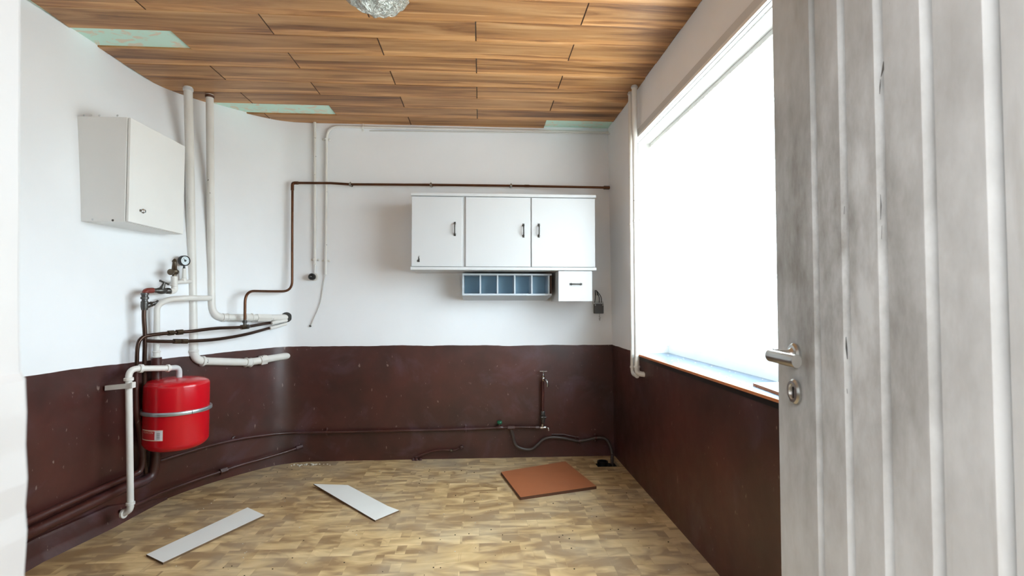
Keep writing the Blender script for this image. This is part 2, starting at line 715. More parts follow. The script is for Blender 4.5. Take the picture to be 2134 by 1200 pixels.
# wall with the doorway we look through
JL, JR, YN = -.285, .548, .33
bm = B()
box(bm, (-2.45, .14, -.02), (JL - .03, YN, ZT))
box(bm, (JR + .03, .14, -.02), (1.12, YN, ZT))
box(bm, (JL - .03, .14, 2.13), (JR + .03, YN, ZT))
obj('wall_front', bm, M['wall'], kind='structure')
# hallway behind the camera
for nm, a, b in (('wall_hallway_left', (-1.3, -2.6, -.02), (-1.2, .14, 2.8)), ('wall_hallway_right', (1.2, -2.6, -.02), (1.3, .14, 2.8)),
                 ('wall_hallway_back', (-1.3, -2.7, -.02), (1.3, -2.6, 2.8))):
    bm = B(); box(bm, a, b); obj(nm, bm, M['hall'], kind='structure')
bm = B(); box(bm, (-1.3, -2.7, 2.62), (1.3, .14, 2.8)); obj('ceiling_hallway', bm, M['hall'], kind='structure')

# floor with the service hole in the far right corner
HX0, HX1, HY0, HY1 = .895, 1.07, 3.79, 3.965
bm = B()


def slab(x0, x1, y0, y1):
    box(bm, (x0, y0, -.03), (x1, y1, 0))


slab(-2.45, HX0, -2.7, 4.2); slab(HX1, 1.3, -2.7, 4.2); slab(HX0, HX1, -2.7, HY0); slab(HX0, HX1, HY1, 4.2)
fl = obj('floor', bm, M['floor'], kind='structure')
bm = B()
for a, b in (((HX0 - .02, HY0 - .02, -.33), (HX1 + .02, HY1 + .02, -.30)), ((HX0 - .02, HY0 - .02, -.33), (HX0 - .002, HY1 + .02, -.03)),
             ((HX1 + .002, HY0 - .02, -.33), (HX1 + .02, HY1 + .02, -.03)), ((HX0 - .02, HY0 - .02, -.33), (HX1 + .02, HY0 - .002, -.03)),
             ((HX0 - .02, HY1 + .002, -.33), (HX1 + .02, HY1 + .02, -.03))):
    box(bm, a, b)
obj('service_pit', bm, M['pit'], fl)

# ceiling: papered slab, wood print boards under it
bm = B()
box(bm, (-2.45, .33, ZC + .010), (1.3, 4.2, ZC + .09))
ce = obj('ceiling', bm, M['paper'], kind='structure')
outline = [wall_left_pt(i, ZC) for i in range(0, NT)]
outline = [(p.x - .006, p.y + .003) for p in outline[::2] if p.y < 4.035] + [(-1.45, YB + .003), (XR(ZC), YB + .003), (XR(ZC), .33)]
outline = outline[::-1]   # make it consistently oriented
area2 = sum(a[0] * b[1] - b[0] * a[1] for a, b in zip(outline, outline[1:] + outline[:1]))
if area2 < 0:
    outline = outline[::-1]


def clip(poly, a, b):
    out = []
    ex, ey = b[0] - a[0], b[1] - a[1]
    side = lambda p: ex * (p[1] - a[1]) - ey * (p[0] - a[0])
    for i, p in enumerate(poly):
        q = poly[(i + 1) % len(poly)]
        sp, sq = side(p), side(q)
        if sp >= 0:
            out.append(p)
        if (sp >= 0) != (sq >= 0):
            t = sp / (sp - sq)
            out.append((p[0] + (q[0] - p[0]) * t, p[1] + (q[1] - p[1]) * t))
    return out


def clip_room(poly):
    for a, b in zip(outline, outline[1:] + outline[:1]):
        if math.hypot(b[0] - a[0], b[1] - a[1]) < 1e-5:
            continue
        poly = clip(poly, a, b)
        if len(poly) < 3:
            return []
    # drop doubled points
    res = []
    for p in poly:
        if not res or math.hypot(p[0] - res[-1][0], p[1] - res[-1][1]) > 2e-4:
            res.append(p)
    return res


def plank(x0, x1, y0, y1, seedz):
    g, e = .0004, .0008
    poly = clip_room([(x0 + e, y0 + g), (x1 - e, y0 + g), (x1 - e, y1 - g), (x0 + e, y1 - g)])
    if len(poly) < 3:
        return
    cx, cy = (x0 + x1) / 2, (y0 + y1) / 2
    dz = random.uniform(-.0012, .0008)
    bm = B()
    uv = bm.loops.layers.uv.new('uv')
    top = [bm.verts.new((x - cx, y - cy, .0098 - dz)) for x, y in poly]
    mid = [bm.verts.new((x - cx, y - cy, .0022)) for x, y in poly]
    bev = .0026
    bot = []
    for x, y in poly:
        nx = min(max(x, x0 + e + bev), x1 - e - bev)
        ny = min(max(y, y0 + g + bev), y1 - g - bev)
        bot.append(bm.verts.new((nx - cx, ny - cy, 0)))
    n = len(poly)
    bm.faces.new(top[::-1])
    bm.faces.new(bot)
    for i in range(n):
        j = (i + 1) % n
        f = bm.faces.new((top[i], top[j], mid[j], mid[i]))
        if abs(poly[i][0] - poly[j][0]) < .002:
            f.material_index = 1
        f = bm.faces.new((mid[i], mid[j], bot[j], bot[i]))
        if abs(poly[i][0] - poly[j][0]) < .002:
            f.material_index = 1
    for f in bm.faces:
        for l in f.loops:
            l[uv].uv = ((l.vert.co.x + cx - x0), (l.vert.co.y + cy - y0) / (y1 - y0))
    o = obj('ceiling_board', bm, [M['plank'], M['plankedge']])
    o.location = (cx, cy, ZC + dz)
    o.parent = ce


PITCH, LEN = .1935, 1.09
Y0R = 2.53
for k in range(-12, 8):
    y0 = Y0R + k * PITCH
    even = (k % 2 == 0)
    # joints at x = -0.03 + n*LEN for even rows, offset half for odd rows
    off = -.03 if even else -.57
    for n in range(-3, 3):
        x0, x1 = off + n * LEN, off + (n + 1) * LEN
        if k == 1 and x1 < -1.5:          # missing board on the left
            continue
        if k == 6 and x1 < -1.0:          # missing board in the far left curve
            continue
        if k == 7 and x0 > .3:            # missing board in the far right corner
            continue
        plank(x0, x1, y0, y0 + PITCH, k)

dg = bpy.context.evaluated_depsgraph_get()
allv, allf = [], []
for o in (wl, wb, wr):
    base = len(allv)
    allv += [o.matrix_world @ v.co for v in o.data.vertices]
    allf += [[base + i for i in p.vertices] for p in o.data.polygons]
BVH = BVHTree.FromPolygons(allv, allf)


def on(px, py, off=0.0, full=False):
    """point of the wall seen at this pixel, standing `off` metres proud of it"""
    d = ray(px, py).normalized()
    hit, nrm, idx, dist = BVH.ray_cast(Vector((0, 0, H)) + d * .9, d)
    if nrm.dot(d) > 0:
        nrm = -nrm
    p = hit - d * (off / max(.25, -nrm.dot(d)))
    return (p, nrm) if full else p


# skirting along the left wall
bm = B()
ring = []
for i in range(0, NT - 34):
    p = wall_left_pt(i, .05)
    q = wall_left_pt(i + 1, .05)
    t = (q - p).normalized()
    n = Vector((t.y, -t.x, 0))
    tf = min(1, max(.08, (NT - 34 - i) / 14))
    th = .028 * tf
    sec = [(-.01, 0), (th + .02 * tf, 0), (th + .006 * tf, .03 * tf), (th, .045 * tf), (th, .105 * tf), (th - .008 * tf, .118 * tf), (-.01, .125 * tf)]
    base = Vector((p.x, p.y, 0))
    ring.append([bm.verts.new(base + n * a + Vector((0, 0, z))) for a, z in sec])
for a, b in zip(ring, ring[1:]):
    for k in range(6):
        bm.faces.new((a[k], a[k + 1], b[k + 1], b[k]))
bm.faces.new(ring[0]); bm.faces.new(ring[-1])
obj('baseboard_left', bm, M['brown'], smooth=True, kind='structure')

# door frame at the left edge of the view: thick paint, uneven edge
bm = B()
edge = [(-40, 50), (0, 51), (150, 51), (300, 50), (420, 51), (560, 49), (700, 50), (775, 52), (790, 62), (860, 65), (930, 63), (1000, 67), (1060, 62), (1110, 66), (1200, 60)]
pts = [at(px, py, 1, YN) for py, px in edge]
pts = [Vector((pts[0].x, YN, 2.13))] + pts + [Vector((pts[-1].x, YN, 0))]
cols = []
for p in pts:
    cols.append([bm.verts.new((JL - .06, YN + .004, p.z)), bm.verts.new((p.x - .006, YN + .004, p.z)), bm.verts.new((p.x, YN - .004, p.z)),
                 bm.verts.new((p.x - .001, .15, p.z)), bm.verts.new((p.x - .01, .135, p.z)), bm.verts.new((JL - .06, .135, p.z))])
for a, b in zip(cols, cols[1:]):
    for k in range(6):
        bm.faces.new((a[k], a[(k + 1) % 6], b[(k + 1) % 6], b[k]))
bm.faces.new(cols[0]); bm.faces.new(cols[-1])
box(bm, (JR, .135, 0), (JR + .06, YN + .004, 2.13), .004)
box(bm, (JL - .06, .135, 2.10), (JR + .06, YN + .004, 2.16), .004)
obj('trim_1', bm, M['jamb'], kind='structure')

# ------------------------------------------------------------------ window
win = thing('window_1', '', '', (1.33, 2.15, WZ0))
del win['label']; del win['category']
win['kind'] = 'structure'
bm = B()
fx0, fx1 = 1.29, 1.35
box(bm, (fx0, WY0, WZ0 + .01), (fx1, WY1, WZ0 + .16), .004)
box(bm, (fx0, WY0, WZ1 - .08), (fx1, WY1, WZ1), .004)
box(bm, (fx0, WY0, WZ0 + .16), (fx1, WY0 + .07, WZ1 - .08), .004)
box(bm, (fx0, WY1 - .07, WZ0 + .16), (fx1, WY1, WZ1 - .08), .004)
obj('frame', bm, M['wframe'], win)
bm = B()
box(bm, (1.315, WY0 + .06, WZ0 + .15), (1.321, WY1 - .06, WZ1 - .07))
obj('pane', bm, M['pane'], win)
# reveal lining
bm = B()
for a, b in (((1.09, WY1 - .006, WZ0), (1.30, WY1 + .001, WZ1)), ((1.09, WY0 - .001, WZ0), (1.30, WY0 + .006, WZ1)), ((1.09, WY0, WZ1 - .006), (1.30, WY1, WZ1 + .001))):
    box(bm, a, b)
obj('reveal_lining', bm, M['wframe'], win)
# sill with bare wood front edge
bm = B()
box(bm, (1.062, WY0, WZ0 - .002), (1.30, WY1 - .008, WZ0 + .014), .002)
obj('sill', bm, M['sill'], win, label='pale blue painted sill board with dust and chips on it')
bm = B()
box(bm, (1.056, WY0, WZ0 + .001), (1.062, WY1 - .008, WZ0 + .013))
obj('sill_edge', bm, M['orange'], win, label='bare orange wood front edge of the sill')
bm = B()
box(bm, (1.072, WY0, WZ0 - .026), (1.095, WY1 - .01, WZ0 - .003))  # black strip drawn in as the shadow below the sill edge
obj('sill_shadow_strip', bm, M['black'], win, label='black strip standing in for the shadow under the sill')
# curtain rail
bm = B()
box(bm, (1.172, WY0 + .01, 2.335), (1.196, WY1 - .012, 2.359), .003)
obj('curtain_rail', bm, M['wframe'], win)
# casing: flat grey band and two white beads round the opening
bm = B()


def casing(bm, y0, y1, z0, z1, t0, t1):
    v = []
    for (y, z) in ((y0, z0), (y1, z0), (y1, z1), (y0, z1)):
        v.append(bm.verts.new((XR(z) - t1, y, z)))
    for (y, z) in ((y0, z0), (y1, z0), (y1, z1), (y0, z1)):
        v.append(bm.verts.new((XR(z) + .004, y, z)))
    for f in ((0, 1, 2, 3), (4, 5, 6, 7), (0, 1, 5, 4), (3, 2, 6, 7), (0, 3, 7, 4), (1, 2, 6, 5)):
        bm.faces.new([v[i] for i in f])


casing(bm, WY1 + .02, WY1 + .062, WZ0 - .02, WZ1 + .062, 0, .008)
casing(bm, WY0 - .06, WY1 + .02, WZ1 + .02, WZ1 + .062, 0, .008)
casing(bm, WY0 - .06, WY0 - .02, WZ0 - .02, WZ1 + .02, 0, .008)
obj('trim_2', bm, M['casing'], kind='structure')
bm = B()
for t, a, b in ((.014, 0, .008), (.010, .012, .020)):
    casing(bm, WY1 + a, WY1 + b, WZ0 + .01, WZ1 + b, 0, t)
    casing(bm, WY0 - b, WY1 + a, WZ1 + a, WZ1 + b, 0, t)
    casing(bm, WY0 - b, WY0 - a, WZ0 + .01, WZ1 + a, 0, t)
obj('trim_3', bm, M['wframe'], kind='structure')

# lace curtain
cur = thing('lace_curtain', 'sheer white pleated curtain covering the big window', 'curtain', (1.15, 2.15, 1.0))
bm = B()
NY, NZ = 620, 26
random.seed(3)
folds, y = [], WY0 + .02
while y < WY1 - .01:
    wd = random.uniform(.035, .11) if y > 2.5 else random.uniform(.06, .13)
    folds.append((y, wd, random.uniform(.5, 1.0), random.uniform(-.012, .012)))
    y += wd


def fold_at(y):
    for (a, wd, am, hz) in folds:
        if a <= y < a + wd:
            return (y - a) / wd, am, hz
    return 0, 0, 0


grid = []
for i in range(NY + 1):
    y = WY0 + .022 + (WY1 - WY0 - .034) * i / NY
    ph, am, hz = fold_at(y)
    col = []
    for k in range(NZ + 1):
        t = k / NZ
        zt, zb = 2.325, 1.003 + hz + .006 * math.sin(y * 9)
        z = zt + (zb - zt) * t
        xx = 1.182 + (1.123 - 1.182) * t
        amp = (.006 + .020 * t) * am
        # each fold: a slow rise and a fast return
        s = math.sin(PI * ph ** 1.7)
        pl = .004 * math.sin(y * 260) * (1 - t) ** 6
        col.append(bm.verts.new((xx - amp * s + pl + .004 * math.sin(y * 13 + t * 3), y + .004 * math.sin(7 * t + y * 5) * t, z)))
    grid.append(col)
for a, b in zip(grid, grid[1:]):
    for k in range(NZ):
        bm.faces.new((a[k], a[k + 1], b[k + 1], b[k]))
obj('sheer_fabric', bm, M['curtain'], cur, smooth=True)
bm = B()
rws = []
for i in range(NY + 1):
    y = WY0 + .022 + (WY1 - WY0 - .034) * i / NY
    x = 1.176 + .005 * math.sin(y * 130)
    rws.append([bm.verts.new((x, y, 2.333)), bm.verts.new((x - .002, y, 2.262))])
for a, b in zip(rws, rws[1:]):
    bm.faces.new((a[0], a[1], b[1], b[0]))
obj('heading_tape', bm, M['tape'], cur, smooth=True)

# board lying on the sill by the door
bm = B()
p0 = Vector((1.075, 1.93, 0)); zt = WZ0 + .014
for k, (z0, z1) in enumerate(((zt, zt + .012),)):
    pts_ = [(1.125, 2.0), (1.265, 2.02), (1.27, 1.50), (1.070, 1.46)]
    lo = [bm.verts.new((x, y, z0)) for x, y in pts_]
    hi = [bm.verts.new((x, y, z1)) for x, y in pts_]
    bm.faces.new(lo); bm.faces.new(hi)
    for i in range(4):
        f = bm.faces.new((lo[i], lo[(i + 1) % 4], hi[(i + 1) % 4], hi[i]))
        f.material_index = 1
tag(obj('wood_offcut', bm, [M['board'], M['orange']]), 'thin pale board with brown edge lying on the window sill beside the door', 'board')

# ------------------------------------------------------------------ the open door
cs, sn = math.cos(YAW), math.sin(YAW)


def lat(l, d):          # camera-plan coordinates to room coordinates
    return Vector((l * cs + d * sn, -l * sn + d * cs, 0))


E0 = lat(.593, 1.113)
HG = lat(.5155, .357)
dv = (HG - E0).normalized()          # from the free edge to the hinges
nv = Vector((dv.y, -dv.x, 0))
if nv.x > 0:
    nv = -nv                          # faces the room / viewer side
door = thing('door_1', '', '', tuple(HG))
del door['label']; del door['category']
door['kind'] = 'structure'


def dp(s, n, z):
    return E0 + dv * s + nv * n + Vector((0, 0, z))


def dbox(bm, s0, s1, n0, n1, z0, z1, bev=0):
    vs = [bm.verts.new(dp(s, n, z)) for s in (s0, s1) for n in (n0, n1) for z in (z0, z1)]
    fs = [bm.faces.new([vs[i] for i in f]) for f in ((0, 1, 3, 2), (4, 5, 7, 6), (0, 1, 5, 4), (2, 3, 7, 6), (0, 2, 6, 4), (1, 3, 7, 5))]
    if bev:
        es = list({e for f in fs for e in f.edges})
        bmesh.ops.bevel(bm, geom=es, offset=bev, segments=2, affect='EDGES')


DW, DZ0, DZ1 = .76, .012, 2.09
bm = B(); dbox(bm, 0, DW, -.044, -.0135, DZ0, DZ1)
obj('leaf', bm, M['door'], door)
ss = [0.0] + [.1655 + .0985 * n for n in range(0, 7)]
for i, s in enumerate(ss):
    s0 = s if i == 0 else s + .021
    s1 = ss[i + 1] if i + 1 < len(ss) else DW
    if s0 >= DW - .005:
        break
    s1 = min(s1, DW)
    last = i + 1 >= len(ss)
    # each board: square lip on the side of the free edge, wide chamfer on the hinge side
    sec = [(s0, -.0137), (s0, -.002), (s0 + .002, 0), (s1 - .0005, 0), (s1, -.0005), (s1 + (0 if last else .006), -.0125), (s1 + (0 if last else .006), -.0137)]
    bm = B()
    lo = [bm.verts.new(dp(a_, b_, DZ0)) for a_, b_ in sec]
    hi = [bm.verts.new(dp(a_, b_, DZ1)) for a_, b_ in sec]
    bm.faces.new(lo); bm.faces.new(hi)
    for k in range(7):
        bm.faces.new((lo[k], lo[(k + 1) % 7], hi[(k + 1) % 7], hi[k]))
    obj('plank', bm, M['door'], door)
# cracks and chips in the paint of the door


def on_door(px, py):
    d = ray(px, py)
    o = Vector((0, 0, H))
    pl0 = dp(0, .0006, 0)
    return o + d * ((pl0 - o).dot(nv) / d.dot(nv))


for line, wd in (([(1841, 128), (1840, 145), (1836, 160)], 2.2), ([(1835, 165), (1834, 180), (1833, 196)], 1.3), ([(1763, 702), (1764, 725), (1766, 748)], 2.0),
                 ([(1835, 405), (1836, 430), (1835, 458)], 1.2), ([(1760, 430), (1759, 446)], 1.6), ([(1838, 470), (1837, 498)], 1.3), ([(1765, 810), (1766, 820)], 1.6)):
    bm = B()
    L_ = [bm.verts.new(on_door(x - wd * (.3 if k in (0, len(line) - 1) else 1), y)) for k, (x, y) in enumerate(line)]
    R_ = [bm.verts.new(on_door(x + wd * (.3 if k in (0, len(line) - 1) else 1), y)) for k, (x, y) in enumerate(line)]
    for k in range(len(line) - 1):
        bm.faces.new((L_[k], L_[k + 1], R_[k + 1], R_[k]))
    obj('paint_crack', bm, M['dgrey'], door)
# handle
hp = dp(.088, 0, 1.143)
dr = bpy.data.objects.new('door_handle', None)
bm = B()
lathe(bm, hp, nv, [(0, .0245), (.005, .0255), (.009, .022), (.0095, .016), (.012, .0135), (.016, .0115), (.034, .0115), (.036, .0135), (.044, .0135)], 28)
path = [hp + nv * .040, hp + nv * .050, hp + nv * .053 + dv * .012, hp + nv * .052 + dv * .05, hp + nv * .050 + dv * .085, hp + nv * .048 + dv * .112]
rings = []
for p, (ry, rz) in zip(spline(path, 4), [(.011, .0135)] * 4 + [(.010, .013)] * 4 + [(.009, .0125)] * 13):
    rings.append([p + Vector((0, 0, math.sin(a) * rz)) + nv * 0 + (nv * math.cos(a) * ry) for a in [2 * PI * k / 16 for k in range(16)]])
# the first rings sit across the neck, the rest along the lever
rb = []
for p, rr_ in zip(spline(path, 4)[6:], rings[6:]):
    rb.append([bm.verts.new(q) for q in rr_])
for a, b in zip(rb, rb[1:]):
    for k in range(16):
        bm.faces.new((a[k], a[(k + 1) % 16], b[(k + 1) % 16], b[k]))
bm.faces.new(rb[0]); bm.faces.new(rb[-1])
ho = obj('handle', bm, M['alu'], door, smooth=True, label='satin aluminium lever handle on a round rose')
kp = dp(.0875, 0, 1.069)
bm = B()
lathe(bm, kp, nv, [(0, .0245), (.005, .0255), (.009, .022), (.0092, .0165), (.006, .016), (.0062, 0)], 28)
ro = obj('keyhole_rose', bm, M['alu'], door, smooth=True, label='round aluminium keyhole rose')
bm = B()
lathe(bm, kp + nv * .0055 + Vector((0, 0, .006)), nv, [(0, .004), (.0016, .004)], 12)
q = kp + Vector((0, 0, -.003))
vs = [q + dv * a + Vector((0, 0, b)) + nv * c for c in (.0055, .0071) for a, b in ((-.0022, .008), (.0022, .008), (.0026, -.010), (-.0026, -.010))]
vs = [bm.verts.new(v) for v in vs]
for f in ((0, 1, 2, 3), (4, 5, 6, 7), (0, 1, 5, 4), (1, 2, 6, 5), (2, 3, 7, 6), (3, 0, 4, 7)):
    bm.faces.new([vs[i] for i in f])
obj('keyhole', bm, M['black'], ro)

# ------------------------------------------------------------------ wall cupboard on the back wall
YF = 3.65


def fp(px, py, y=YF):
    return at(px, py, 1, y)


cx0, cx1 = fp(857, 480).x, fp(1241, 480).x
czt_l, czt_r = fp(858, 400).z, fp(1242, 408).z
czb_l, czb_r = fp(855, 560).z, fp(1241, 566).z
zt, zb = (czt_l + czt_r) / 2, (czb_l + czb_r) / 2
cab = thing('wall_cupboard', 'wide white three door cupboard hung on the back wall', 'cupboard', ((cx0 + cx1) / 2, 3.86, zb))
bm = B(); box(bm, (cx0, YF + .018, zb + .02), (cx1, YB - .001, zt - .02), .001)
obj('carcass', bm, M['cabside'], cab)
bm = B(); box(bm, (cx0 - .004, YF - .012, zt - .022), (cx1 + .004, YB - .001, zt), .003)
obj('top_board', bm, M['cab'], cab)
bm = B(); box(bm, (cx0 - .004, YF - .012, zb), (cx1 + .004, YB - .001, zb + .022), .003)
obj('bottom_board', bm, M['cab'], cab)


def bail_handle(parent, c, axis, half, out=Vector((0, -1, 0))):
    bm = B()
    a = Vector(axis)
    side = a.cross(out)
    tube(bm, spline([c - a * half, c - a * half * .96 + out * .014, c - a * half * .5 + out * .021, c + a * half * .5 + out * .021, c + a * half * .96 + out * .014, c + a * half], 5), .0052, 10)
    for s in (-1, 1):
        lathe(bm, c + a * s * (half + .001), out, [(0, .009), (.003, .009), (.005, .006), (.006, 0)], 12)
        for t in (-1, 1):
            lathe(bm, c + a * s * (half + .011) + side * t * .004, out, [(0, .004), (.0025, .003)], 8)
    return obj('handle', bm, M['steel'], parent, smooth=True)


xs = [cx0 + .003, fp(963, 480).x, fp(970.5, 480).x, fp(1105.5, 480).x, fp(1108, 480).x, cx1 - .003]
for (xa, xb, hx) in ((xs[0], xs[1], 948), (xs[2], xs[3], 1091), (xs[4], xs[5], 1123)):
    bm = B(); box(bm, (xa, YF, zb + .026), (xb, YF + .0175, zt - .026), .002)
    d = obj('door', bm, M['cab'], cab)
    c = fp(hx, 477 if hx < 1000 else 480.5)
    c.y = YF - .0005
    bail_handle(d, c, (0, 0, 1), .038)
    if hx == 948:
        bm = B()
        c2 = fp(872, 542)
        for (dx, dz, r) in ((0, 0, .007), (.004, .003, .006), (-.003, -.006, .008), (.004, -.008, .006), (.003, .013, .005), (.001, .021, .004), (.004, .029, .003)):
            lathe(bm, (c2.x + dx, YF - .0004, c2.z + dz), (0, -1, 0), [(0, r), (.002, r * .8), (.0025, 0)], 9)
        obj('rusty_hinge', bm, M['steel'], d, label='small rusted hinge plate at the lower corner')

# drawer box under the right end
dx0, dx1 = fp(1164.5, 600).x, fp(1234, 600).x
dzb = fp(1200, 628).z
dbx = thing('drawer_box', 'small white single drawer box under the right end of the cupboard', 'drawer', ((dx0 + dx1) / 2, 3.86, dzb))
bm = B(); box(bm, (dx0, YF + .02, dzb), (dx1, YB - .001, zb - .001), .001)
obj('case', bm, M['cabside'], dbx)
bm = B(); box(bm, (dx0 - .002, YF + .001, dzb + .001), (dx1 + .001, YF + .0195, zb - .003), .002)
d = obj('drawer', bm, M['cab'], dbx)
c = fp(1200, 592); c.y = YF + .0005
bail_handle(d, c, (1, 0, 0), .034)

# spice rack with five cells
SY = 3.80
sx0, sx1 = at(963.5, 590, 1, SY).x, at(1150, 590, 1, SY).x
sz1, sz0 = at(1057, 570, 1, SY).z, at(1057, 615.5, 1, SY).z
rk = thing('spice_rack', 'grey rack of five open blue compartments under the white cupboard', 'rack', ((sx0 + sx1) / 2, 3.93, sz0))
bm = B(); box(bm, (sx0, SY, sz1 - .013), (sx1, YB - .001, sz1), .001); obj('top_board', bm, M['bluegrey'], rk)
bm = B()
zlow = at(1057, 626, 1, YB - .002).z
v = [bm.verts.new(p) for p in ((sx0, SY, sz0 + .014), (sx1, SY, sz0 + .014), (sx1, SY, sz0), (sx0, SY, sz0),
                               (sx0, YB - .002, sz0 + .014), (sx1, YB - .002, sz0 + .014), (sx1 - .01, YB - .002, zlow), (sx0, YB - .002, zlow))]
for f in ((0, 1, 2, 3), (4, 5, 6, 7), (0, 1, 5, 4), (3, 2, 6, 7), (0, 3, 7, 4), (1, 2, 6, 5)):
    bm.faces.new([v[i] for i in f])
obj('bottom_board', bm, M['bluegrey'], rk)
bm = B(); box(bm, (sx0 + .012, YB - .06, sz0 + .0142), (sx1 - .012, YB - .055, sz1 - .0132)); obj('back_panel', bm, M['blue'], rk, label='blue back panel')
cw = (sx1 - sx0 - .012) / 5.12
for k in range(6):
    x = sx0 + k * cw
    bm = B(); box(bm, (x, SY + (.0005 if k else .0005), sz0 + .0142), (x + .011, YB - .054, sz1 - .0132)); obj('divider', bm, M['bluegrey'], rk)
bm = B(); box(bm, (sx1 - .0105, SY + .003, sz0 + .0142), (sx1 - .002, YB - .054, sz1 - .0132)); obj('side_panel', bm, M['plyedge'], rk, label='bare dark brown side')

# small transformer with its looped wires by the drawer box
p, n = on(1246, 643, 0, True)
tr = thing('bell_transformer', 'small dark grey electric box with looped wires on the back wall beside the drawer', 'electric box', tuple(p))
bm = B(); box(bm, (p.x - .038, YB - .045, p.z - .040), (p.x + .038, YB - .001, p.z + .040), .004); obj('body', bm, M['dgrey'], tr)
bm = B()
box(bm, (p.x - .045, YB - .012, p.z + .035), (p.x + .045, YB - .001, p.z + .058), .002)
lathe(bm, (p.x - .032, YB - .046, p.z + .030), (0, -1, 0), [(0, .005), (.003, .004)], 10)
lathe(bm, (p.x + .030, YB - .046, p.z + .030), (0, -1, 0), [(0, .005), (.003, .004)], 10)
obj('terminal_strip', bm, M['casing'], tr)
for dx, m in ((-.030, 'black'), (-.012, 'cord'), (.006, 'black'), (.026, 'steel')):
    bm = B()
    top = Vector((p.x - .022 + dx * .15, YB - .02, p.z + .150))
    tube(bm, spline([(p.x + dx, YB - .02, p.z + .05), (p.x + dx * .8 - .004, YB - .032, p.z + .10), top, (p.x + dx * .3 - .01, YB - .008, p.z + .11)], 5), .0035, 8)
    obj('wire', bm, M[m], tr)
q = on(1250, 664, .006)
bm = B()
for dx, dz, r in ((0, 0, .008), (.006, .008, .005), (-.004, .02, .004), (0, -.012, .005)):
    lathe(bm, (q.x + dx, YB - .001, q.z + dz), (0, -1, 0), [(0, r), (.006, r * .8), (.008, 0)], 9)
tube(bm, [(q.x, YB - .006, q.z), (q.x - .003, YB - .012, q.z + .03), (q.x - .004, YB - .015, p.z - .038)], .003, 8)
obj('loose_wire_end', bm, M['casing'], tr)


# ------------------------------------------------------------------ pipework
def pipe_thing(name, label, pts, r, mat, cat='pipe', rad=.05, parts=None, seg=16, smooth_path=False):
    path = spline(pts, 7) if smooth_path else fillet(pts, rad)
    t = thing(name, label, cat, tuple(path[-1]))
    bm = B(); tube(bm, path, r, seg)
    obj('tube', bm, M[mat], t, smooth=True)
    return t


def ringfit(parent, name, p, d, r, L, mat, label=None, lip=.003):
    bm = B()
    d = Vector(d).normalized()
    lathe(bm, Vector(p) - d * L / 2, d, [(0, r), (.002, r + lip), (.007, r + lip), (.009, r), (L - .009, r), (L - .007, r + lip), (L - .002, r + lip), (L, r)] if L > .022 else [(0, r), (.002, r + lip), (L - .002, r + lip), (L, r)], 18)
    return obj(name, bm, M[mat], parent, smooth=True, label=label)


def hexfit(parent, name, p, d, r, L, mat, label=None):
    bm = B()
    d = Vector(d).normalized()
    lathe(bm, Vector(p) - d * L / 2, d, [(0, r * .85), (.002, r), (L - .002, r), (L, r * .85)], 6)
    return obj(name, bm, M[mat], parent, label=label)


def saddle(parent, p, nrm, along, r, mat='wpipe', name='clip'):
    """pipe clip: band round the pipe and two screw lugs on the wall side"""
    bm = B()
    along, nrm = Vector(along).normalized(), Vector(nrm).normalized()
    side = along.cross(nrm).normalized()
    lathe(bm, p - along * .007, along, [(0, r + .001), (.001, r + .0035), (.013, r + .0035), (.014, r + .001)], 16)
    for s in (-1, 1):
        lathe(bm, p + side * s * (r + .013) - nrm * (r + .003), nrm, [(0, .010), (.004, .010), (.006, .006), (.008, 0)], 10)
    tube(bm, [p - side * (r + .016) - nrm * r, p + side * (r + .016) - nrm * r], .005, 8)
    return obj(name, bm, M[mat], parent, smooth=True)


# tall pipe in front, down from the ceiling, elbow, run to the far wall
A0 = at(392, 180, 2, ZC + .005)
A1 = at(404, 752, 1, 3.40)
A2 = at(520, 755, 1, 3.78)
A3 = at(563, 747, 1, 3.90)
A4 = on(600, 741, -.02)
pa = pipe_thing('heating_pipe', 'thickest white pipe, dropping from ceiling beside the white box to the brown paint', [A0, A1, A2, A3, A4], .0265, 'wpipe', rad=.07)
dA = (A1 - A0).normalized()
ringfit(pa, 'ceiling_collar', A0.lerp(A1, .012), dA, .028, .02, 'casing')
ringfit(pa, 'elbow_collar', A0.lerp(A1, .965), dA, .028, .014, 'wpipe')
ringfit(pa, 'elbow_collar', A1.lerp(A2, .14), A2 - A1, .0285, .018, 'wpipe', lip=.006)
ringfit(pa, 'coupling', A1.lerp(A2, .97), A2 - A1, .030, .05, 'wpipe', lip=.005)
hexfit(pa, 'union_nut', A2.lerp(A3, .65), A3 - A2, .037, .05, 'wpipe')

# second pipe
B0 = at(437, 196, 2, ZC + .005)
B1 = at(441, 661, 1, 3.52)
B2 = at(560, 662, 1, 3.86)
B3 = on(598, 661, -.02)
pb = pipe_thing('heating_pipe.001', 'white pipe right of the thickest one, turning right above the brown paint', [B0, B1, B2, B3], .0245, 'wpipe', rad=.09)
dB = (B1 - B0).normalized()
ringfit(pb, 'ceiling_collar', B0.lerp(B1, .012), dB, .026, .018, 'plyedge', 'dark ring under the ceiling')
ringfit(pb, 'elbow_collar', B1.lerp(B2, .22), B2 - B1, .026, .04, 'wpipe')
ringfit(pb, 'coupling', B1.lerp(B2, .62), B2 - B1, .028, .06, 'wpipe', lip=.004)
hexfit(pb, 'union_nut', B1.lerp(B2, .90), B2 - B1, .031, .11, 'wpipe')
bm = B()
q, n = on(597, 661, .004, True)
lathe(bm, q, n, [(-.01, .040), (.004, .040), (.006, .030)], 20)
obj('wall_hole_rim', bm, M['gap'], pb)

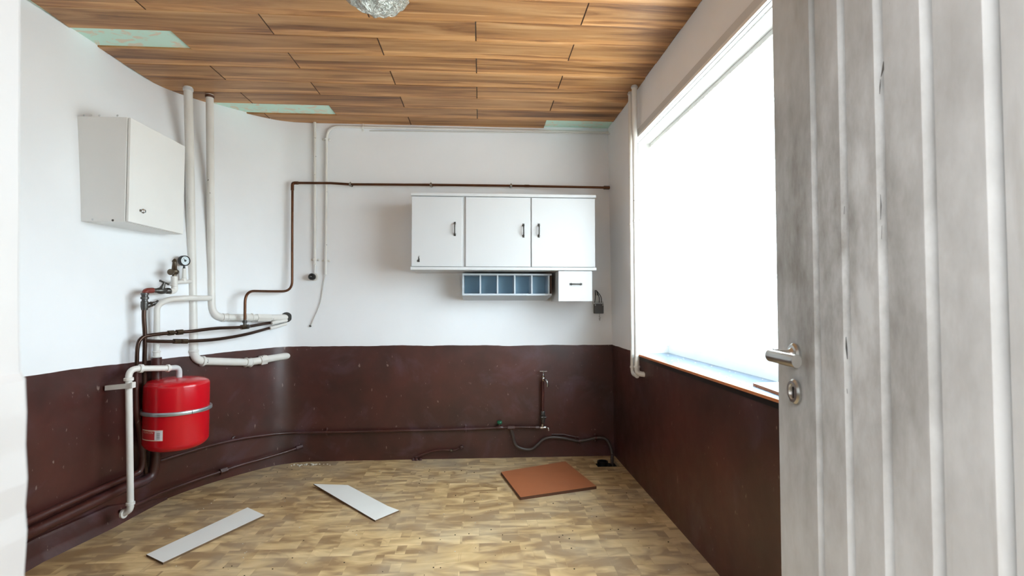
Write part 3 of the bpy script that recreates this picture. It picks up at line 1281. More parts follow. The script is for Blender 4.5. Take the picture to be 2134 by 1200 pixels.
# branch from the second pipe, over to the left and down into the brown band
C0 = at(438, 621, 1, 3.50)
c1 = on(385, 621, .13)
c1b = on(350, 624, .09)
c2 = on(327, 636, .06)
c3 = on(326, 745, .05)
pc = pipe_thing('branch_pipe', 'white branch pipe crossing behind the tall pipe and dropping to the brown paint', [C0, c1, c1b, c2, c3], .017, 'wpipe', rad=.07)
ringfit(pc, 'coupling', c3 + Vector((0, 0, .02)), (0, 0, 1), .019, .04, 'wpipe')
c5 = [c3, on(326, 860, .05), on(325, 955, .05), on(318, 990, .04), on(300, 1003, .04), on(262, 1014, .035), on(180, 1054, .035), on(70, 1106, .035), on(40, 1120, .035)]
pipe_thing('low_pipe', 'brown painted thicker pipe low on the left wall, running just above the skirting', c5, .028, 'brown', rad=.06)
bm = None
# vertical conduit shadowed behind the boiler box
v0, v1 = on(352, 492, .05), on(352, 620, .05)

# dark copper pipes running to the hole in the far wall
u = [on(594, 668, .0), on(560, 673, .06), on(510, 681, .12), on(450, 684, .13), on(400, 690, .13), on(362, 693, .12), on(315, 698, .10), on(296, 704, .09), on(287, 722, .085),
     on(285, 770, .08), on(284, 850, .07), on(292, 900, .06), on(297, 950, .05), on(293, 978, .045), on(280, 988, .04), on(262, 995, .04), on(180, 1031, .035), on(70, 1081, .035), on(40, 1095, .035)]
pu = thing('copper_feed_pipe', 'dark tarnished pipe, upper of two from the wall hole, bending down at left', 'pipe', tuple(u[-1]))
pth = spline(u, 6)
bm = B(); tube(bm, pth[:9 * 6 + 1], .0105, 12); obj('tube', bm, M['dcopper'], pu, smooth=True)
bm = B(); tube(bm, pth[9 * 6:], [.0105 + min(.006, .0006 * i) for i in range(len(pth) - 54)], 12); obj('painted_tube', bm, M['brown'], pu, smooth=True, label='brown painted lower run')
hexfit(pu, 'coupling', on(356, 693.5, .12), on(340, 695, .12) - on(370, 692, .12), .017, .035, 'brass')
hexfit(pu, 'coupling', on(374, 692, .125), on(340, 695, .12) - on(370, 692, .12), .018, .04, 'brass')
l = [on(592, 675, .0), on(560, 684, .06), on(510, 697, .10), on(450, 707, .11), on(385, 711, .11), on(330, 711, .10), on(303, 710, .095)]
pl = pipe_thing('copper_return_pipe', 'dark tarnished pipe, lower of the two fanning from the far wall hole', l, .0105, 'dcopper', smooth_path=True)
for px in (368, 384):
    hexfit(pl, 'coupling', on(px, 711, .11), on(360, 711, .11) - on(390, 711, .11), .017, .04, 'brass')
# white stubs by the wall hole
bm = B()
tube(bm, [on(597, 667, .01), on(565, 673.5, .07)], .0135, 12)
tube(bm, [on(596, 675, .01), on(562, 684, .07)], .0125, 12)
obj('painted_end', bm, M['wpipe'], pl, smooth=True, label='white painted ends at the wall')

# tee valve where the copper pipe meets the dark one
T = on(510, 681, .12)
vt = thing('tee_valve', 'small dark tee valve below the white coupling at the foot of the copper pipe', 'valve', tuple(T))
hexfit(vt, 'tee_body', T, on(500, 682, .12) - on(520, 680, .12), .018, .06, 'brass')
bm = B()
tube(bm, [T, T + Vector((0, 0, .05))], .011, 12)
lathe(bm, T + Vector((0, 0, .028)), (0, 0, 1), [(0, .016), (.016, .016)], 6)
lathe(bm, T + (on(520, 680, .12) - T).normalized() * .03 + Vector((0, 0, 0)), (.3, -1, 0), [(-.02, .012), (.024, .012), (.03, .009), (.032, 0)], 12)
obj('nut', bm, M['steel'], vt, smooth=True)

# copper pipe along the back wall
cp_pts = [on(1271, 391, .045), on(1065, 387, .045), on(898, 385, .045), on(730, 384, .045), on(690, 381.5, .045), on(609.5, 381, .05), on(609, 600, .07), on(598, 606, .08)]
cpipe = thing('copper_pipe', 'thin copper pipe running along back wall above the cupboard and down to the valves', 'pipe', tuple(cp_pts[5]))
path = fillet([cp_pts[0], cp_pts[1], cp_pts[2], cp_pts[3], cp_pts[4], cp_pts[5]], .01, 3)
bm = B(); tube(bm, path, .0095, 12)
down = [cp_pts[5], on(609, 500, .05), on(609, 607, .07), on(560, 607, .10), on(511, 606, .13), T + Vector((0, 0, .05))]
tube(bm, fillet(down, .085, 9), .0095, 12)
obj('tube', bm, M['copper'], cpipe, smooth=True)
bm = B()
e = cp_pts[5]
tube(bm, fillet([e + Vector((.045, 0, 0)), e, e - Vector((0, 0, .06))], .03, 6), .0125, 12)
obj('elbow', bm, M['copper'], cpipe, smooth=True)
for px, py in ((730, 384), (898, 385), (1065, 387)):
    q = on(px, py, .045)
    bm = B()
    lathe(bm, q - Vector((.009, 0, 0)), (1, 0, 0), [(0, .0105), (.001, .014), (.017, .014), (.018, .0105)], 16)
    tube(bm, [q + Vector((0, .012, 0)), Vector((q.x, YB, q.z))], .005, 8)
    lathe(bm, (q.x, YB, q.z), (0, -1, 0), [(0, .012), (.004, .012), (.005, .006)], 12)
    lathe(bm, q + Vector((0, 0, .012)), (0, 0, 1), [(0, .005), (.007, .005)], 8)
    lathe(bm, q - Vector((0, 0, .012)), (0, 0, -1), [(0, .005), (.007, .005)], 8)
    obj('clip', bm, M['chrome'], cpipe, smooth=True)
hexfit(cpipe, 'coupling', on(1098, 387.5, .045), (1, 0, 0), .0115, .04, 'copper')
hexfit(cpipe, 'end_plug', on(1264, 391, .045), (1, 0, 0), .016, .05, 'steel')

# feed assembly at left: dark riser, stopcock, white tee, relief valve and gauge
rz = [on(304, 985, .045), on(300, 940, .06), on(301, 860, .075), on(301, 760, .085), on(302, 700, .09), on(300, 660, .09), on(301, 625, .09)]
pf = thing('feed_riser', 'dark vertical pipe with two black stop valves at the left wall', 'pipe', tuple(rz[0]))
bm = B(); tube(bm, spline(rz, 6), .0115, 12); obj('tube', bm, M['dcopper'], pf, smooth=True)
fO = .09
cor = on(303, 606, fO)
bm = B(); tube(bm, fillet([on(301, 617, fO), cor, on(318, 605, fO)], .03, 6), .0165, 14); obj('elbow', bm, M['redfit'], pf, smooth=True, label='red brown elbow')
bm = B()
lathe(bm, on(301, 646, fO), (0, 0, 1), [(0, .016), (.02, .019), (.05, .019), (.052, .015), (.062, .015), (.064, .021), (.076, .021), (.078, .016), (.088, .016), (.09, .021), (.098, .021), (.1, .016)], 14)
obj('valve_body', bm, M['steel'], pf, smooth=True)
sb = on(304, 637, fO)
hd = (on(327, 630, fO + .03) - sb)
bm = B(); tube(bm, [sb, sb + hd * .4, sb + hd * .95], [.019, .015, .007], 12); lathe(bm, sb + hd * .35, hd, [(0, .017), (.012, .017)], 6)
tube(bm, [sb + hd * .85 + Vector((0, 0, -.012)) - hd * .15, sb + hd * 1.1 + Vector((0, 0, .010))], .006, 8)
obj('lever', bm, M['steel'], pf, smooth=True)
s0, s1 = on(316, 605, fO), on(356, 606, fO)
ax = (s1 - s0).normalized()
bm = B()
L = (s1 - s0).length
lathe(bm, s0, ax, [(0, .015), (.008, .0165), (.012, .013), (L * .3, .0145), (L * .34, .018), (L * .5, .021), (L * .68, .018), (L * .72, .014), (L * .78, .019), (L * .9, .019), (L * .93, .014), (L, .014)], 14)
obj('stopcock_body', bm, M['steel'], pf, smooth=True)
mid = s0.lerp(s1, .48)
tip = on(343, 588, fO + .02)
bm = B(); tube(bm, [mid, mid.lerp(tip, .5), tip], [.017, .012, .006], 12)
obj('stopcock_stem', bm, M['steel'], pf, smooth=True)
bm = B(); tube(bm, [on(334, 585, fO + .02), on(351, 592, fO + .02)], .0055, 10); lathe(bm, on(334, 585, fO + .02), (0, 0, 1), [(-.006, .006), (.006, .006)], 8)
lathe(bm, on(351, 592, fO + .02), (0, 0, 1), [(-.006, .006), (.006, .006)], 8)
obj('tee_handle', bm, M['steel'], pf, smooth=True)
wt = thing('gauge_tee', 'white painted tee pipe carrying the relief valve and gauge, joined to the tallest pipe', 'pipe', tuple(on(363, 605, fO)))
bm = B()
a0, a1, a2 = on(354, 607, fO), on(364, 606, fO), on(363, 576, fO)
tube(bm, fillet([a0, a1, a2], .03, 6), .018, 14)
lathe(bm, on(363, 597, fO), (0, 0, 1), [(0, .018), (.002, .0205), (.012, .0205), (.014, .018)], 16)
b0 = on(363, 588, fO)
b1 = A0.lerp(A1, .715)
tube(bm, [b0, b1], .0125, 12)
obj('tee_tube', bm, M['wpipe'], wt, smooth=True)
g0 = b0.lerp(b1, .52)
bm = B()
lathe(bm, g0, (0, 0, 1), [(0, .017), (.022, .017), (.024, .0135), (.07, .0115), (.085, .0115)], 14)
obj('gauge_riser', bm, M['wpipe'], wt, smooth=True)
gz = g0 + Vector((0, 0, .083))
gc = gz + Vector((0, 0, .052))
gd = (Vector((.35, .1, H)) - gc); gd.z = 0; gd.normalize()
gd = (Matrix.Rotation(math.radians(28), 3, 'Z') @ gd)
ga = thing('pressure_gauge', 'round black rimmed pressure gauge with white dial beside the tall pipe', 'gauge', tuple(gz))
bm = B()
lathe(bm, gc - gd * .018, gd, [(0, .030), (.004, .0335), (.028, .0335), (.032, .031), (.030, .028), (.026, .0275)], 28)
lathe(bm, gz, (0, 0, 1), [(-.01, .009), (.006, .009), (.008, .007), (.022, .007)], 6)
obj('case', bm, M['black'], ga, smooth=True)
bm = B(); lathe(bm, gc + gd * .007, gd, [(0, .0272), (.0015, .0272)], 28); dl = obj('dial', bm, M['dial'], ga, smooth=True, label='white dial')
gs = gd.cross(Vector((0, 0, 1))).normalized()
bm = B()
tube(bm, [gc + gd * .0105, gc + gd * .0105 + gs * .010 + Vector((0, 0, .012))], .0016, 6)
lathe(bm, gc + gd * .008, gd, [(0, .007), (.004, .007), (.005, 0)], 12)
for k in range(9):
    a_ = math.radians(-45 + k * 33.75)
    dq = gs * math.cos(a_) * -.021 + Vector((0, 0, math.sin(a_) * .021))
    tube(bm, [gc + gd * .0092 + dq * .86, gc + gd * .0092 + dq * 1.08], .0009, 5)
obj('needle', bm, M['black'], dl)
rv0 = on(363, 578, fO)
rv = thing('relief_valve', 'dull brass relief valve with pointed cap left of the gauge', 'valve', tuple(rv0))
bm = B()
lathe(bm, rv0, (0, 0, 1), [(-.004, .015), (.006, .015), (.007, .012), (.018, .012), (.020, .020), (.030, .026), (.042, .026), (.046, .020), (.052, .015), (.095, .011), (.097, .014), (.104, .013), (.114, .006), (.118, 0)], 18)
hv = -(b1 - b0).normalized()
lathe(bm, rv0 + Vector((0, 0, .034)), hv, [(0, .015), (.032, .015), (.034, .019), (.042, .019), (.043, .012)], 14)
obj('body', bm, M['brass'], rv, smooth=True)

# red expansion tank
TC = Vector((-1.83, 3.14, 0))
tz0 = at(372, 938, 1, 3.12).z + .004
tz1 = at(372, 782, 1, 3.14).z - .01
TR = .170
tank = thing('expansion_tank', 'red round expansion tank strapped to the brown left wall', 'tank', (TC.x, TC.y, tz0))
bm = B()
Ht = tz1 - tz0
lathe(bm, (TC.x, TC.y, tz0), (0, 0, 1), [(0, 0), (.002, .05), (.006, .09), (.014, .125), (.026, .150), (.042, .164), (.058, TR), (Ht - .044, TR), (Ht - .033, .168), (Ht - .024, .162), (Ht - .018, .152), (Ht - .013, .138), (Ht - .006, .10), (Ht - .001, .05), (Ht, 0)], 64)
obj('shell', bm, M['red'], tank, smooth=True)
bz = tz0 + (at(372, 866, 1, 3.0).z - tz0) if False else at(372, 863, 1, 2.98).z
bm = B()
N = 64
pr_ = [(TR + .001, -.010), (TR + .012, -.010), (TR + .014, -.007), (TR + .014, .007), (TR + .012, .010), (TR + .001, .010)]
rg = [[bm.verts.new((TC.x + math.cos(2 * PI * i / N) * r, TC.y + math.sin(2 * PI * i / N) * r, bz + z)) for r, z in pr_] for i in range(N)]
for i in range(N):
    a, b = rg[i], rg[(i + 1) % N]
    for k in range(6):
        bm.faces.new((a[k], a[(k + 1) % 6], b[(k + 1) % 6], b[k]))
band = obj('strap', bm, M['zinc'], tank, smooth=True, label='galvanised steel strap round the tank')
view = (Vector((TC.x, TC.y, 0))).normalized()
rgt = Vector((view.y, -view.x, 0))


def tk(phi, z, r=TR):
    return TC + (-view * math.cos(phi) + rgt * math.sin(phi)) * r + Vector((0, 0, z))


bm = B()
for i in range(1):
    ph = math.radians(24)
    vs = []
    for a_ in (-.006, .006):
        for r in (TR + .013, TR + .0155):
            for z in (-.0098, .0098):
                vs.append(bm.verts.new(tk(ph + a_, bz + z, r)))
    for f in ((0, 1, 3, 2), (4, 5, 7, 6), (0, 1, 5, 4), (2, 3, 7, 6), (0, 2, 6, 4), (1, 3, 7, 5)):
        bm.faces.new([vs[k] for k in f])
obj('strap_joint', bm, M['steel'], band)
bm = B()
wp = on(340, 865, 0)
tube(bm, [TC + (wp - TC).normalized() * (TR + .008) * 1.0 + Vector((0, 0, 0)), wp], .008, 8) if False else None
cw_ = Vector((-2.04, TC.y + .08, bz))
ed = Vector((TC.x, TC.y, bz)) + (cw_ - Vector((TC.x, TC.y, bz))).normalized() * (TR + .008)
tube(bm, [ed, cw_ + Vector((.02, 0, 0))], .012, 8)
lathe(bm, cw_ + Vector((.03, 0, 0)), (-1, 0, 0), [(0, .035), (.006, .035)], 16)
obj('wall_bracket', bm, M['zinc'], tank, smooth=True)


def patch(p0, p1, z0, z1, r, n=12):
    bm = B()
    lo = [bm.verts.new(tk(p0 + (p1 - p0) * i / n, z0, r)) for i in range(n + 1)]
    hi = [bm.verts.new(tk(p0 + (p1 - p0) * i / n, z1, r)) for i in range(n + 1)]
    for i in range(n):
        bm.faces.new((lo[i], lo[i + 1], hi[i + 1], hi[i]))
    return bm


lz1, lz0 = at(327, 891.5, 1, 3.03).z, at(327, 913.5, 1, 3.03).z
pa0, pa1 = math.radians(-72), math.radians(-22)
lb = obj('sticker', patch(pa0, pa1, lz0, lz1, TR + .0006), M['label'], tank, label='cream and red printed sticker')
psp = pa0 + (pa1 - pa0) * .70
hh = lz1 - lz0
obj('red_panel', patch(pa0 + .03, psp, lz0 + hh * .09, lz1 - hh * .10, TR + .0011), M['labelred'], lb)
obj('white_panel', patch(psp, pa1 - .01, lz0 + hh * .05, lz1 - hh * .05, TR + .0011, 6), M['labelwhite'], lb)
bm = B()
for k in range(11):
    z = lz0 + hh * (.18 + .055 * k)
    q0, q1 = psp + .07, pa1 - .09
    r = TR + .0016
    t_ = hh * (.018 if k % 3 else .03)
    bm.faces.new([bm.verts.new(v) for v in (tk(q0, z, r), tk(q1, z, r), tk(q1, z + t_, r), tk(q0, z + t_, r))])
obj('barcode', bm, M['ink'], lb)
cu = bpy.data.curves.new('txt', 'FONT')
cu.body = 'FLEXCON'
cu.size = 1
cu.shear = .25
tmp = bpy.data.objects.new('txt', cu)
C.objects.link(tmp)
bpy.context.view_layer.update()
me = bpy.data.meshes.new_from_object(tmp.evaluated_get(bpy.context.evaluated_depsgraph_get()))
bpy.data.objects.remove(tmp)
bm = B(); bm.from_mesh(me)
xs_ = [v.co.x for v in bm.verts]; ys_ = [v.co.y for v in bm.verts]
x0_, x1_, y0_, y1_ = min(xs_), max(xs_), min(ys_), max(ys_)
for v in bm.verts:
    tt = (v.co.x - x0_) / (x1_ - x0_)
    v.co = tk(pa0 + .12 + tt * (psp - pa0 - .16), lz0 + hh * .68 + (v.co.y - y0_) / (y1_ - y0_) * hh * .17, TR + .0018)
obj('lettering', bm, M['label'], lb, label='cream letters FLEXCON on the sticker')

# overflow pipe: from the tank top to the left and down to the floor
N0 = Vector((TC.x + .01, TC.y, tz1 - .004))
D0 = N0 + Vector((0, 0, .05))
D1 = at(366, 766, 1, 3.10)
D1.z = D0.z = at(362, 766, 1, 3.12).z
D2 = at(268, 768, 1, 2.88)
D3 = at(272, 1062, 1, 2.90)
D4 = at(258, 1070, 1, 2.905)
po = thing('overflow_pipe', 'white pipe over the red tank that drops left of it to the floor', 'pipe', tuple(D4))
bm = B(); tube(bm, fillet([D1 + (D2 - D1).normalized() * .03, D2, D3, D4], .05, 8), .0165, 16); obj('tube', bm, M['wpipe'], po, smooth=True)
bm = B(); tube(bm, fillet([N0 - Vector((0, 0, .01)), D0, D1 + (D2 - D1).normalized() * .04], .045, 8), .0155, 14); obj('elbow', bm, M['casing'], po, smooth=True, label='unpainted metal elbow on the tank')
dd = (D2 - D1).normalized()
ringfit(po, 'elbow_collar', D1 + dd * .045, dd, .018, .016, 'wpipe', lip=.004)
ringfit(po, 'elbow_collar', D2 - dd * .062, dd, .019, .02, 'wpipe', lip=.005)
ringfit(po, 'elbow_collar', D2.lerp(D3, .075), D3 - D2, .0195, .018, 'wpipe', lip=.004)
ringfit(po, 'elbow_collar', D2.lerp(D3, .955), D3 - D2, .018, .016, 'wpipe', lip=.004)
ringfit(po, 'floor_collar', D4, D4 - D3 + Vector((0, 0, (D3 - D4).z)), .020, .016, 'wpipe', lip=.005)
bm = B()
k0, k1 = on(222, 808, .012), at(276, 803, 1, 2.875)
ax = (k1 - k0).normalized(); up = Vector((0, 0, 1)); sd = ax.cross(up).normalized()
vs = [bm.verts.new(q + up * a_ + sd * b_) for q in (k0, k1) for a_ in (-.013, .013) for b_ in (-.012, .012)]
for f in ((0, 1, 3, 2), (4, 5, 7, 6), (0, 1, 5, 4), (2, 3, 7, 6), (0, 2, 6, 4), (1, 3, 7, 5)):
    bm.faces.new([vs[k] for k in f])
kk = at(277, 802, 1, 2.87)
box(bm, kk - Vector((.006, .015, .016)), kk + Vector((.006, .015, .016)), .002)
obj('wall_clamp', bm, M['wpipe'], po)

# painted cast piece on the wall near the tank
bm = B()
q, n = on(487, 914, .0, True)
lathe(bm, q, n, [(-.01, .020), (.010, .020), (.012, .016), (.012, .010), (.004, .009), (.004, 0)], 16)
tag(obj('wall_plug', bm, M['brown'], smooth=True), 'small round brown plug on the curved wall right of the tank', 'plug')

# brown painted pipe along the back wall with stopcock, riser and tap
bp = [on(330, 961, .03), on(440, 928, .03), on(520, 911, .03), on(600, 902, .03), on(680, 900.5, .03), on(800, 898, .03), on(970, 894, .03), on(1036, 891.5, .03), on(1085, 890, .035), on(1131, 891, .035)]
bw = thing('brown_water_pipe', 'long brown painted water pipe along the foot of the back wall', 'pipe', tuple(bp[4]))
bm = B(); tube(bm, spline(bp, 6), .0105, 12); obj('tube', bm, M['brown'], bw, smooth=True)
for i, j in ((4, 3), (6, 5)):
    saddle(bw, bp[i], (0, -1, 0), bp[i] - bp[j], .0105, 'brown')
T2 = on(1065, 891.5, .035)
hexfit(bw, 'tee', T2, (1, 0, 0), .018, .06, 'brown')
hexfit(bw, 'coupling', on(1120, 891, .035), (1, 0, 0), .0155, .03, 'brown')
g = on(1041, 891, .03)
gs_ = thing('green_stopcock', 'small stop valve with a dark green knob on the low back wall pipe', 'valve', tuple(g))
bm = B(); lathe(bm, g - Vector((.028, 0, 0)), (1, 0, 0), [(0, .013), (.01, .015), (.028, .018), (.046, .015), (.056, .013)], 12)
tube(bm, [g, g + Vector((0, -.004, .034))], [.014, .009], 12); obj('body', bm, M['brown'], gs_, smooth=True)
bm = B(); lathe(bm, g + Vector((0, -.004, .032)), (0, -.12, 1), [(0, .014), (.004, .020), (.016, .021), (.022, .018), (.024, 0)], 8); obj('knob', bm, M['green'], gs_, label='dark green knob')

r0 = on(1131, 891, .035)
tp = thing('wall_tap', 'chrome tap on a dark upright pipe against the brown back wall', 'tap', tuple(r0))
rt = on(1131.5, 792, .035)
bm = B(); tube(bm, [r0, rt], .0115, 12)
for dx in (-.016,):
    tube(bm, [r0 + Vector((dx, .02, .02)), rt + Vector((dx, .02, -.01))], .006, 8)
obj('riser', bm, M['brown'], tp, smooth=True)
bm = B()
vq = on(1131.5, 868, .035)
lathe(bm, vq - Vector((0, 0, .05)), (0, 0, 1), [(0, .014), (.012, .018), (.03, .016), (.034, .024), (.058, .024), (.062, .016), (.085, .019), (.095, .014)], 12)
tube(bm, [vq, vq + Vector((.004, -.04, .004))], .012, 10)
tube(bm, [vq + Vector((-.018, -.04, .004)), vq + Vector((.024, -.04, .004))], .005, 8)
tube(bm, [vq + Vector((.004, -.04, -.018)), vq + Vector((.004, -.04, .024))], .005, 8)
obj('shutoff_valve', bm, M['steel'], tp, smooth=True, label='dark shutoff valve at the foot')
bm = B()
lathe(bm, r0 - Vector((.02, 0, 0)), (1, 0, 0), [(0, .012), (.01, .014), (.04, .014), (.05, .012), (.055, .008)], 12)
tube(bm, fillet([r0 + Vector((.03, 0, 0)), r0 + Vector((.046, -.006, 0)), r0 + Vector((.048, -.01, -.024))], .01, 4), .006, 10)
lathe(bm, r0 + Vector((0, 0, 0)), (0, 0, 1), [(0, .013), (.03, .013), (.032, .010)], 12)
obj('outlet', bm, M['chrome'], tp, smooth=True, label='chrome drain nozzle')
bm = B()
body = rt + Vector((.002, -.012, 0))
lathe(bm, body - Vector((0, 0, .004)), (0, 0, 1), [(0, .010), (.006, .013), (.022, .014), (.030, .010), (.034, .013), (.042, .013), (.046, .007), (.062, .0045), (.074, .0045)], 14)
tube(bm, spline([body + Vector((0, 0, .010)), body + Vector((.010, -.022, .010)), body + Vector((.022, -.045, .002)), body + Vector((.026, -.050, -.022)), body + Vector((.026, -.050, -.036))], 5), .0085, 12)
tube(bm, [body, Vector((body.x, YB, body.z))], .009, 10)
lathe(bm, body + Vector((.026, -.050, -.044)), (0, 0, 1), [(0, .0105), (.012, .0105)], 12)
ts = obj('tap_body', bm, M['chrome'], tp, smooth=True, label='chrome tap with curved spout')
bm = B(); tube(bm, [body + Vector((-.026, 0, .072)), body + Vector((.026, 0, .072))], [.0045, .0045], 10)
lathe(bm, body + Vector((0, 0, .066)), (0, 0, 1), [(0, .006), (.012, .006)], 10)
for s in (-1, 1):
    lathe(bm, body + Vector((s * .026, 0, .072)), (s, 0, 0), [(-.003, .006), (.003, .006)], 10)
obj('cross_handle', bm, M['chrome'], ts, smooth=True)

# hose from the tee into the hole in the floor
hz = [T2 + Vector((0, 0, -.012)), on(1069, 908, .035), on(1074, 926, .035), on(1088, 935, .035), on(1107, 936, .035), on(1121, 926, .035), on(1133, 915, .035), on(1153, 911, .035), on(1180, 914, .035),
      on(1205, 919, .03), on(1225, 916, .03), on(1248, 912, .035), on(1263, 915, .045), on(1272, 930, .06), on(1276, 948, .08)]
hz += [Vector((hz[-1].x, 3.955, .02)), Vector((hz[-1].x - .005, 3.95, -.12)), Vector((hz[-1].x - .01, 3.945, -.28))]
hz[-1].x = min(hz[-1].x, HX1 - .02)
hz[-2].x = hz[-3].x = min(hz[-2].x, HX1 - .02)
ho = thing('drain_hose', 'dark curved hose running from the low pipe into the floor hole in the far corner', 'hose', tuple(hz[10]))
bm = B(); tube(bm, spline(hz, 6), .0125, 12); obj('tube', bm, M['hose'], ho, smooth=True)
saddle(ho, on(1207, 919, .03), (0, -1, 0), (1, .0, .1), .0125, 'brown')
saddle(ho, on(1242, 913, .034), (0, -1, 0), (1, .0, .1), .0125, 'brown')
bm = B()
tube(bm, [on(1150, 905, .006), on(1175, 905, .006), on(1208, 912, .006)], .005, 8)
tag(obj('wall_cable', bm, M['brown'], smooth=True), 'short brown painted cable on the wall above the hose', 'cable')
# black pipe end in the pit
bm = B()
pc_ = Vector((.955, 3.88, -.16))
lathe(bm, pc_, (0, 0, 1), [(0, .034), (.13, .034), (.132, .042), (.175, .042), (.175, .034), (.12, .033)], 20)
tube(bm, fillet([Vector((.975, 3.885, -.02)), Vector((1.02, 3.885, -.02)), Vector((1.03, 3.885, -.2))], .03), .018, 12)
tag(obj('drain_pipe', bm, M['black'], smooth=True), 'black drain pipe end standing in the floor hole of the far corner', 'pipe')

# pipe stub on the floor of the back wall
bm = B()
tube(bm, spline([on(866, 953, .02), on(885, 946, .03), on(905, 939, .03), on(925, 937.5, .03), on(945, 938.5, .03), on(958, 934, .03)], 5), .0085, 10)
stb = obj('pipe_stub', bm, M['brown'], smooth=True)
tag(stb, 'short brown pipe stub rising from floor at the middle of the back wall', 'pipe')
ringfit(stb, 'collar', on(941, 938.5, .03), (1, 0, 0), .010, .02, 'brass')
bm = B()
q = on(962, 933, .02)
lathe(bm, q, (0, -1, 0), [(-.03, .016), (.004, .016), (.006, .010), (.012, .010)], 10)
obj('tap_end', bm, M['brown'], stb)
bm = B()
for dx, dy, r in ((0, 0, .018), (.03, .01, .014), (-.025, .008, .013)):
    q = on(868, 957, .02)
    lathe(bm, Vector((q.x + dx, min(q.y + dy, YB - .02), 0)), (0, 0, 1), [(0, r), (.015, r * .7), (.022, 0)], 7)
obj('floor_collar', bm, M['brown'], stb)

# floor pipe on the curved wall
fpz = [on(624, 932, .012), on(600, 940, .035), on(550, 955, .035), on(500, 969, .035), on(465, 981, .035), on(420, 996, .035), on(370, 1014, .035), on(330, 1030, .035), on(300, 1044, .045), on(272, 1056, .05), on(250, 1066, .03)]
fq = thing('brown_floor_pipe', 'brown painted pipe just above the floor along the curved wall', 'pipe', tuple(fpz[-1]))
bm = B(); tube(bm, spline(fpz, 6), .011, 12); obj('tube', bm, M['brown'], fq, smooth=True)
hexfit(fq, 'coupling', fpz[4], fpz[5] - fpz[3], .022, .05, 'brown')
hexfit(fq, 'wall_end', fpz[0], fpz[0] - fpz[1], .018, .05, 'brown')

# white conduits on the back wall
q = [on(656, 250, .016), on(656, 548, .016)]
q[0].z = ZC + .005
co = thing('electric_conduit', 'straight white conduit from ceiling down to the round black socket', 'conduit', tuple(q[1]))
bm = B(); tube(bm, q, .0115, 12); tube(bm, [q[1] + Vector((0, 0, .01)), on(655.5, 572, .016)], .006, 10); obj('tube', bm, M['wpipe'], co, smooth=True)
ringfit(co, 'end_sleeve', on(656, 545, .016), (0, 0, 1), .012, .05, 'wpipe', lip=.0015)
saddle(co, on(656, 541, .016), (0, -1, 0), (0, 0, 1), .0115)
s_, n_ = on(653, 577, .004, True)
so = thing('round_socket', 'small round black and white wall socket at the end of the conduit', 'socket', tuple(s_))
bm = B(); lathe(bm, Vector((s_.x + .012, YB + .0, s_.z)), (0, -1, 0), [(0, .031), (.022, .031), (.026, .027), (.026, 0)], 24); obj('white_base', bm, M['wpipe'], so, smooth=True)
bm = B(); lathe(bm, Vector((s_.x, YB - .024, s_.z)), (0, -1, 0), [(0, .027), (.022, .027), (.03, .022), (.032, .012), (.028, .006), (.028, 0)], 24); obj('black_cap', bm, M['black'], so, smooth=True)
bm = B(); lathe(bm, Vector((s_.x, YB - .052, s_.z)), (0, -1, 0), [(0, .004), (.003, .003)], 10); obj('screw', bm, M['chrome'], so)

zh = on(760, 265, .016).z
w0 = on(678.5, 572, .016)
xk = on(679, 420, .016).x
cpts = [w0, Vector((xk, YB - .016, zh)), Vector((on(760, 265, .016).x, YB - .016, zh)), Vector((XR(2.6) - .003, YB - .016, on(1268, 271, .016).z))]
cd = thing('bent_conduit', 'white conduit running under the ceiling and bending down the back wall', 'conduit', tuple(w0))
bm = B(); tube(bm, fillet(cpts, .10, 10), .0105, 12); obj('tube', bm, M['wpipe'], cd, smooth=True)
saddle(cd, on(679, 290, .016), (0, -1, 0), (0, 0, 1), .0105)
saddle(cd, on(678.5, 543, .016), (0, -1, 0), (0, 0, 1), .0105)
saddle(cd, on(756, 265, .016), (0, -1, 0), (1, 0, 0), .0105)
bm = B()
a_, b_ = on(770, 272.5, .007), on(1271, 278.5, .007)
tube(bm, [a_, b_], .0045, 8)
tag(obj('ceiling_cable', bm, M['cord'], smooth=True), 'thin white cable just below the conduit under the ceiling', 'cable')
bm = B()
tube(bm, spline([on(678.5, 570, .016), on(674, 590, .01), on(670.5, 615, .008), on(666, 636, .01), on(657, 657, .012), on(648, 678, .006)], 6), .0038, 8)
cb = obj('loose_cable', bm, M['cord'], smooth=True)
tag(cb, 'thin white loose cable hanging from the bent conduit on the back wall', 'cable')
bm = B(); lathe(bm, on(647, 679, .0), (0, -1, 0), [(0, .009), (.008, .008), (.011, 0)], 10); obj('nail', bm, M['steel'], cb)

# pair of pipes on the right wall beside the window
for i, (xa, xb, r, lb_) in enumerate(((1313.5, 1318.5, .0145, 'thinner white pipe in the far corner, left of the pair beside the window'),
                                      (1322, 1327.5, .0175, 'thicker white pipe in the far corner, right of the pair beside the window'))):
    offw = .035 if i == 0 else .04
    top = on(xa, 197, offw); top.z = ZC + .003
    bot = on(xb, 778, offw)
    nm = 'corner_pipe' if i == 0 else 'corner_pipe.001'
    endp = bot + Vector((0, -.10 if i == 0 else -.05, -.004))
    if i == 1:
        endp = Vector((XR(.7) + .01, bot.y - .03, bot.z - .004))
    t = pipe_thing(nm, lb_, [top, bot, endp], r, 'wpipe', rad=.035)
    ringfit(t, 'elbow_collar', bot + Vector((0, 0, .045)), (0, 0, 1), r + .002, .016, 'wpipe', lip=.002)
    saddle(t, top.lerp(bot, .47), (-1, 0, 0), (0, 0, 1), r)
    nh = 'ceiling_collar'
    ringfit(t, nh, top - Vector((0, 0, .016)), (0, 0, 1), r + .001, .014, 'casing')

